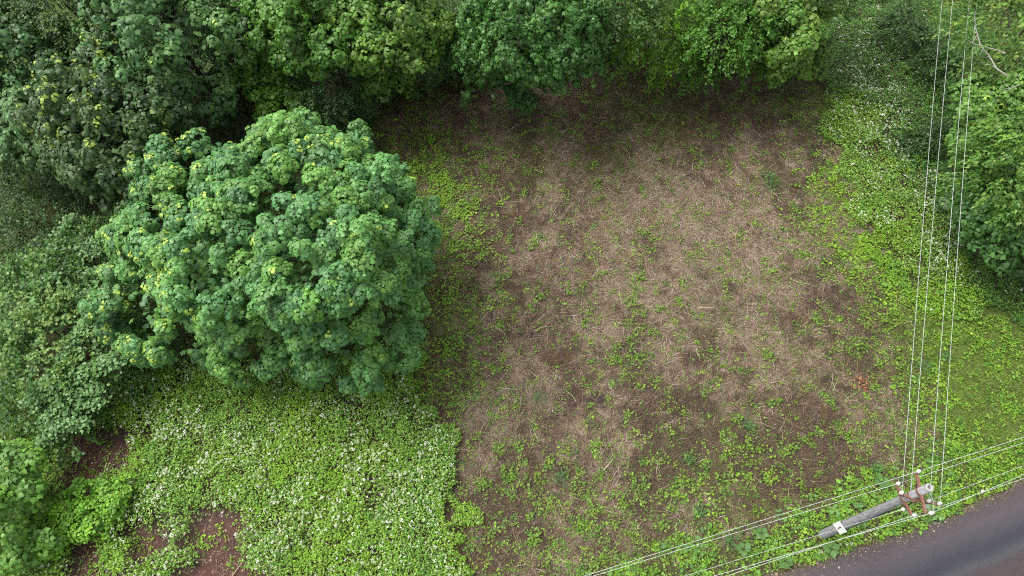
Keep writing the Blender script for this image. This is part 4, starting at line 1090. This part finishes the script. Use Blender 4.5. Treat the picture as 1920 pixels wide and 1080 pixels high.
for h_, pt in ((hU, (1727, 924)), (hM, (1711, 931)), (hL, (1697, 938))):
    Solid().lathe((pbx, pby, h_ - .05), (0, 0, 1), [(pole_r(h_) + .004, 0), (pole_r(h_) + .016, .004), (pole_r(h_) + .016, .09), (pole_r(h_) + .003, .094)], 20).build('clamp', M_RUST, pole, PO)
Solid().box((pbx + .02, pby - pole_r(hM) - .03, hM), (.07, 0, 0), (0, .03, 0), (0, 0, .05)).tube([(pbx - .05, pby - pole_r(hM) - .07, hM + .02), (pbx + .1, pby - pole_r(hM) - .07, hM - .02)], .016, 6).build('bracket', M_RUST, pole, PO, False)
# struts joining the arms to the pole
for e in (UA, UB):
    q = Vector((pbx, pby, hU - .55)); m_ = (e * .6 + Vector((pbx, pby, hU)) * .4); m_.z = hU - .01
    Solid().tube([q, m_], .012, 6).build('brace', M_RUST, pole, PO)

def insulator(p, s=1.0):
    """white mushroom insulator standing on a pin"""
    o = Solid().lathe(p + Vector((0, 0, .05)), (0, 0, 1), [(0.0, -.02), (.036, 0), (.046, .03), (.036, .05), (.05, .06), (.064, .08), (.056, .12), (.036, .14), (.04, .155), (.024, .175), (0.0, .18)], 14)
    ob = o.build('insulator', M_PORCELAIN, pole, PO)
    Solid().tube([p + Vector((0, 0, -.06)), p + Vector((0, 0, .045))], .011, 6).build('pin', M_RUST, ob, PO)
    return p + Vector((0, 0, .17))
tU1, tU2 = insulator(W(1718, 886, hU)), insulator(W(1741, 964, hU))
tL1, tL2 = insulator(W(1680, 909, hL)), insulator(W(1710, 968, hL))
tM1, tM3, tM4 = insulator(W(1686, 926, hM)), insulator(W(1737, 941, hM)), insulator(W(1757, 946, hM))
tM2 = W(1706, 924, hM) + Vector((0, 0, .05))
tB = W(1693, 955, hL - .2)
Solid().lathe(tB, (0, 0, 1), [(.02, -.08), (.05, -.05), (.06, 0), (.05, .05), (.02, .07), (0, .075)], 12).build('insulator', M_PORCELAIN, pole, PO)
Solid().tube([W(1697, 946, hL - .03), W(1693, 955, hL - .27)], .012, 6).build('pin', M_RUST, pole, PO)
# warning plate, facing the camera side of the pole
ph_ = arm_height(1700, 935)
hp = float(min(np.arange(0, PH, .02), key=lambda h: abs(pix([pbx, pby, h])[0] - 1582)))
Rp = pole_r(hp)
pd = Vector((-pbx * .75, -pby, 0)).normalized(); ps = Vector((pd.y, -pd.x, 0)); pz = Vector((0, 0, 1))
pc = Vector((pbx, pby, hp)) + pd * (Rp + .03)
plate = Solid().box(pc, ps * .2, pd * .006, pz * .27).build('number_plate', M_PLATE, pole, PO, False)
S = Solid()
up = pc + pd * .0085
for (dx, dz, w_, h_) in ((0, .1, .018, .05), (.03, .04, .028, .012), (-.005, .0, .03, .014), (.0, -.05, .016, .05), (.03, -.05, .02, .012), (-.02, -.12, .03, .014)):
    S.box(up + ps * dx + pz * dz, ps * w_, pd * .001, pz * h_)
S.build('plate_marking', M_INK, plate, PO, False)
for dz in (.19, -.19):
    Solid().lathe((pbx, pby, hp + dz), (0, 0, 1), [(Rp + .006, -.012), (Rp + .014, -.01), (Rp + .014, .01), (Rp + .006, .012)], 20).build('strap', M_CABLE, pole, PO)
# cable running down the roadside flank
pr = Vector((.75, -.66, 0)).normalized()
Solid().tube([Vector((pbx, pby, h)) + pr * (pole_r(h) + off) for h, off in ((hM - .1, .02), (hM - .5, .09), (hL - .5, .1), (hL - 1.4, .04), (2.5, .02), (1.2, .016), (.05, .016))], .02, 6).build('cable', M_CABLE, pole, PO)
# jumpers
Solid().tube(bez(W(1742, 922, PH - .1), W(1755, 940, hU + .1), W(1749, 966, hU + .05), 10), .008, 5).build('jumper_wire', M_WIRE, pole, PO)
Solid().tube(bez(W(1684, 896, hL + .2), W(1686, 908, hL - .1), tM1, 8), .008, 5).build('jumper_wire', M_WIRE, pole, PO)
Solid().tube(bez(W(1712, 899, hL + .2), W(1706, 908, hL - .1), tM2, 8), .008, 5).build('jumper_wire', M_WIRE, pole, PO)
Solid().box(W(1738, 950, hM), (.05, 0, 0), (0, .06, 0), (0, 0, .04)).build('grey_cap', M_PLASTIC, pole, PO, False)

# ---------------------------------------------------------------- wires
def wire(label, a_, b_, sag=.15, r=.008, ext=1.0):
    a_ = Vector(a_); b_ = Vector(b_)
    b_ = a_ + (b_ - a_) * ext
    pts = []
    for t in np.linspace(0, 1, 24):
        p = a_.lerp(b_, t); p.z -= 4 * sag * t * (1 - t); pts.append(p)
    mid = pts[0]
    o = Solid().tube(pts, r, 6).build('overhead_wire', M_WIRE, None, mid); o.location = mid
    return tag(o, label, 'wire', 'overhead wires at the concrete pole')
zU, zL, zM = tU1.z, tL1.z, tM1.z
LWIRE = [
    ('upper wire of the pair leaving the pole to the lower left', tU1, W(1095, 1080, zU - .1)),
    ('lower wire of the pair leaving the pole to the lower left', tL1, W(1112, 1080, zL - .1)),
    ('upper wire of the roadside pair leaving the pole to the lower left', tU2, W(1338, 1080, zU - .1)),
    ('lower wire of the roadside pair leaving the pole to the lower left', tL2, W(1362, 1080, zL - .1)),
    ('thin single wire crossing the pole shaft towards the lower left', tB, W(1284, 1080, tB.z - .1)),
    ('upper wire of the pair crossing to the right border from the upper arm', tU1, W(1920, 819, zU - .05)),
    ('lower wire of the pair crossing to the right border from the lower arm', tL1, W(1920, 830, zL - .05)),
    ('upper wire of the roadside pair running to the right border', tU2, W(1920, 890, zU - .05)),
    ('lower wire of the roadside pair running to the right border', tL2, W(1920, 897, zL - .05)),
    ('thin single wire from the middle arm to the right border', tM3, W(1920, 873, zM - .05))]
for lab, a_, b_ in LWIRE: wire(lab, a_, b_, .04, .0072 if 'thin' not in lab else .006, 2.6)
UP = [('first wire from the left of the four rising to the top right', tM1, (1772, -46)), ('second wire from the left of the four rising to the top right', tM2, (1792, -46)),
      ('third wire from the left of the four rising to the top right', tM3, (1823, -46)), ('rightmost of the four wires rising to the top right', tM4, (1837, -46))]
for lab, a_, b_ in UP: wire(lab, a_, W(b_[0], b_[1], 6.6), .12, .0072, 1.25)

# ---------------------------------------------------------------- single weeds
rng = np.random.default_rng(301)
def weed_mesh(kind):
    acc = Acc()
    n = rng.integers(16, 30)
    if kind == 'leafy':
        a_ = rng.random(n) * 6.28; rad = rng.uniform(0, .22, n)
        P_ = np.stack([np.cos(a_) * rad, np.sin(a_) * rad, rng.uniform(.04, .22, n)], -1)
        T = np.stack([np.cos(a_), np.sin(a_), rng.normal(0, .25, n)], -1)
        leaves(acc, P_, T, np.stack([rng.normal(0, .35, n), rng.normal(0, .35, n), np.ones(n)], -1), rng.uniform(.07, .14, n), pick(rng, n, WEED_C[:3]) * (1 + rng.normal(0, .1, (n, 1))), OVAL, 1.15)
        leaves(acc, np.zeros((5, 3)), np.stack([rng.normal(0, .6, 5), rng.normal(0, .6, 5), np.ones(5)], -1), np.tile([[0, 1, .1]], (5, 1)), np.full(5, .2), np.tile([(.10, .16, .03)], (5, 1)), BLADE, .08)
    elif kind == 'feathery':
        n = 70
        a_ = rng.random(n) * 6.28; rad = rng.uniform(0, .26, n)
        P_ = np.stack([np.cos(a_) * rad, np.sin(a_) * rad, rng.uniform(.04, .25, n)], -1)
        T = np.stack([np.cos(a_ + rng.normal(0, .8, n)), np.sin(a_ + rng.normal(0, .8, n)), rng.normal(.1, .3, n)], -1)
        leaves(acc, P_, T, np.stack([rng.normal(0, .4, n), rng.normal(0, .4, n), np.ones(n)], -1), rng.uniform(.08, .14, n), pick(rng, n, [(.06, .15, .045), (.08, .18, .05)]), LANCE, .8)
    me_ = acc.mesh('weed_clump'); me_.materials.append(M_WEED)
    return me_
VL = [weed_mesh('leafy') for _ in range(7)]; VF = [weed_mesh('feathery') for _ in range(3)]
LEAFY = [(1095, 535), (1128, 520), (1182, 570), (1198, 523), (1238, 583), (1225, 625), (1205, 615), (1175, 608), (1097, 608), (1077, 635), (1115, 555), (1280, 532), (1275, 570), (1298, 593), (1157, 675), (1183, 670),
         (1197, 672), (1215, 665), (1110, 838), (1147, 862), (1122, 895), (1012, 902), (1170, 940), (1208, 908), (1240, 928), (1260, 955), (1262, 910), (1295, 905), (935, 845), (895, 820), (908, 640), (1000, 465),
         (905, 905), (1305, 965), (1440, 668), (1512, 820), (1350, 905), (1615, 655), (1640, 728), (1560, 760), (1450, 755), (1485, 840), (1410, 840), (1400, 870), (930, 690), (1180, 640), (1155, 655), (1105, 580),
         (1060, 545), (1010, 560), (850, 375), (870, 400), (1120, 350), (1235, 195), (1055, 220), (1270, 1010), (1180, 1000), (1000, 1010), (960, 930), (1330, 1005), (1240, 985), (1420, 960), (1500, 910), (950, 890),
         (1085, 985), (1125, 1055), (1020, 1050), (920, 1000), (1470, 430), (1500, 480), (1395, 520), (1340, 660), (1590, 820), (1660, 600), (1290, 860), (1380, 790), (1530, 605), (1320, 735)]
for i, (px, py) in enumerate(LEAFY):
    p = W(px, py, 0)
    o = bpy.data.objects.new('weed_clump', VL[rng.integers(len(VL))]); COL.objects.link(o)
    o.location = (p.x, p.y, gz(p.x, p.y) + .01); o.rotation_euler = (0, 0, rng.random() * 6.28); o.scale = (rng.uniform(.7, 1.25),) * 3
    tag(o, 'bright green leafy weed clump sprouting from the cut field', 'weed', 'leafy weed clumps in the cut field')
for i, (px, py) in enumerate([(1437, 335), (1445, 352), (1010, 750), (1050, 895), (1290, 865), (1365, 1012), (1310, 962), (1640, 880), (1400, 800), (1730, 690), (1770, 670)]):
    p = W(px, py, 0)
    o = bpy.data.objects.new('feathery_weed', VF[rng.integers(3)]); COL.objects.link(o)
    o.location = (p.x, p.y, gz(p.x, p.y) + .01); o.rotation_euler = (0, 0, rng.random() * 6.28); o.scale = (rng.uniform(1.0, 1.5),) * 3
    tag(o, 'blue-green feathery weed tuft growing up through the straw', 'weed', 'feathery weed tufts')

# broad-leaved docks on the verge
acc = Acc(); leaves(acc, np.zeros((1, 3)), np.array([[0, 1.0, 0]]), np.array([[0, 0, 1.0]]), 1.0, np.array([(.10, .20, .055)]), OVAL, 1.3)
dock_leaf = acc.mesh('leaf'); dock_leaf.materials.append(M_WEED)
for (px, py, lab) in [(1392, 1032, 'broad-leaved dock plant between the two lines of wires'), (1555, 1032, 'broad-leaved dock at the foot of the concrete pole'), (1470, 1055, 'broad-leaved dock nearest the road edge'),
                      (1425, 1003, 'broad-leaved dock under the upper pair of wires'), (1650, 905, 'broad-leaved dock above the rusty crossarms')]:
    p = W(px, py, 0); z0 = gz(p.x, p.y)
    root = empty('dock_plant', (p.x, p.y, z0), lab, 'weed', 'broad-leaved docks on the verge')
    Solid().tube([Vector((0, 0, 0)), Vector((.02, .01, .15)), Vector((.02, .03, .3))], .01, 5).build('stem', M_WEED if False else M_PLASTIC, root)
    for j in range(9):
        a_ = j * 2.4 + rng.random() * .5
        o = bpy.data.objects.new('leaf', dock_leaf); COL.objects.link(o); o.parent = root
        o.location = (math.cos(a_) * .04, math.sin(a_) * .04, .12 + .02 * j)
        o.rotation_euler = (rng.uniform(-.3, .35), rng.uniform(-.2, .2), a_ - 1.57)
        o.scale = (rng.uniform(.2, .32),) * 3

# long dry stalks on the straw
def stalk_mesh():
    L_ = rng.uniform(.7, 1.4); b_ = rng.normal(0, .12)
    return [Vector((t * L_, b_ * math.sin(t * 3.1), .05 + .05 * math.sin(t * 3.1))) for t in np.linspace(0, 1, 7)]
STM = []
for i in range(6):
    S = Solid(); pts = stalk_mesh(); S.tube(pts, [.012 * (1 - .08 * j) for j in range(7)], 5)
    if i % 2: S.tube([pts[3], pts[3] + Vector((.2, .15, .03)), pts[3] + Vector((.36, .2, .02))], [.008, .006, .004], 4)
    me_ = bpy.data.meshes.new('dry_stalk'); me_.from_pydata([tuple(v) for v in S.V], [], S.F); me_.update()
    STM.append(me_)
M_STALK = bark_material('dry_stalk', (.26, .19, .12), (.46, .38, .27)); M_STALK2 = bark_material('dark_stalk', (.1, .065, .045), (.2, .14, .1))
for i, me_ in enumerate(STM): me_.materials.append(M_STALK if i % 3 else M_STALK2)
for (px, py) in [(1150, 505), (1170, 575), (1195, 895), (1205, 880), (1260, 825), (1150, 920), (1240, 860), (900, 780), (910, 770), (1080, 755), (995, 765), (1330, 330), (1500, 275), (1345, 295), (1460, 380), (1320, 460), (1240, 440),
                 (1480, 540), (1380, 640), (1560, 700), (1440, 720), (1560, 735), (1120, 430), (1050, 380), (960, 380), (1180, 300), (880, 460), (1000, 620), (1420, 830), (1350, 770)]:
    p = W(px, py, 0)
    o = bpy.data.objects.new('dry_stalk', STM[rng.integers(6)]); COL.objects.link(o)
    o.location = (p.x, p.y, gz(p.x, p.y) + .02); o.rotation_euler = (0, 0, rng.random() * 6.28); o.scale = (rng.uniform(.7, 1.1),) * 3
    tag(o, 'long dry stalk lying loose on the cut straw', 'stalk', 'long dry stalks on the field')

# mossy boulder at the right foot of the maple
bm = bmesh.new(); bmesh.ops.create_icosphere(bm, subdivisions=4, radius=.34)
for v in bm.verts:
    d = v.co.normalized()
    v.co *= 1 + .22 * (vnoise(d.x + 3, d.y + d.z * 1.7, 2.2, 4) - .5) * 2 + .05 * (vnoise(d.x * 4, d.y * 4 + d.z * 5, 2, 9) - .5)
    v.co.z *= .7
me_ = bpy.data.meshes.new('boulder'); bm.to_mesh(me_); bm.free(); me_.polygons.foreach_set('use_smooth', np.ones(len(me_.polygons), bool))
p = W(821, 621, 0); o = link('boulder', me_, M_STONE); o.location = (p.x, p.y, gz(p.x, p.y) + .1)
tag(o, 'mossy olive boulder half hidden at the right foot of the round maple', 'boulder')

# withered bramble spray with orange leaves
p = W(1612, 716, 0); z0 = gz(p.x, p.y)
acc = Acc(); n = 46
a_ = rng.random(n) * 6.28; rd = np.abs(rng.normal(0, .3, n))
leaves(acc, np.stack([np.cos(a_) * rd, np.sin(a_) * rd * 1.4, rng.uniform(.06, .2, n)], -1), np.stack([np.cos(a_ + 1), np.sin(a_ + 1), rng.normal(0, .3, n)], -1), np.stack([rng.normal(0, .5, n), rng.normal(0, .5, n), np.ones(n)], -1),
       rng.uniform(.07, .13, n), pick(rng, n, [(.3, .11, .05), (.22, .08, .04), (.38, .18, .09)]), OVAL)
root = empty('withered_branch', (p.x, p.y, z0), 'withered branch with orange-brown leaves lying on the right part of the field', 'branch')
link('leaves', acc.mesh('leaves'), M_STRAW, root)['kind'] = 'stuff'
Solid().tube([Vector((-.4, -.5, .04)), Vector((0, 0, .1)), Vector((.2, .5, .06))], [.018, .014, .008], 6).tube([Vector((0, 0, .1)), Vector((.35, .1, .07))], [.01, .005], 5).build('stem', M_BARK, root)

# pale stones along the road edge
bm = bmesh.new(); bmesh.ops.create_icosphere(bm, subdivisions=2, radius=.06)
for v in bm.verts: v.co *= 1 + .35 * (vnoise(v.co.x * 30, v.co.y * 30 + v.co.z * 40, 1, 2) - .5); v.co.z *= .7
pm = bpy.data.meshes.new('pebble'); bm.to_mesh(pm); bm.free(); pm.materials.append(M_PALE)
for (px, py) in [(1509, 1067), (1544, 1057), (1549, 1058), (1558, 1051), (1584, 1043), (1596, 1043), (1604, 1042), (1648, 1024), (1692, 1010), (1850, 944), (1757, 985)]:
    p = W(px - 9, py - 22, 0)
    o = bpy.data.objects.new('pebble', pm); COL.objects.link(o); o.location = (p.x, p.y, gz(p.x, p.y) + .06); o.rotation_euler = (rng.random(), rng.random(), rng.random() * 6); o.scale = (rng.uniform(.6, 1.2),) * 3
    tag(o, 'pale pebble lying on the grassy edge of the asphalt', 'pebble', 'pale pebbles along the road edge')
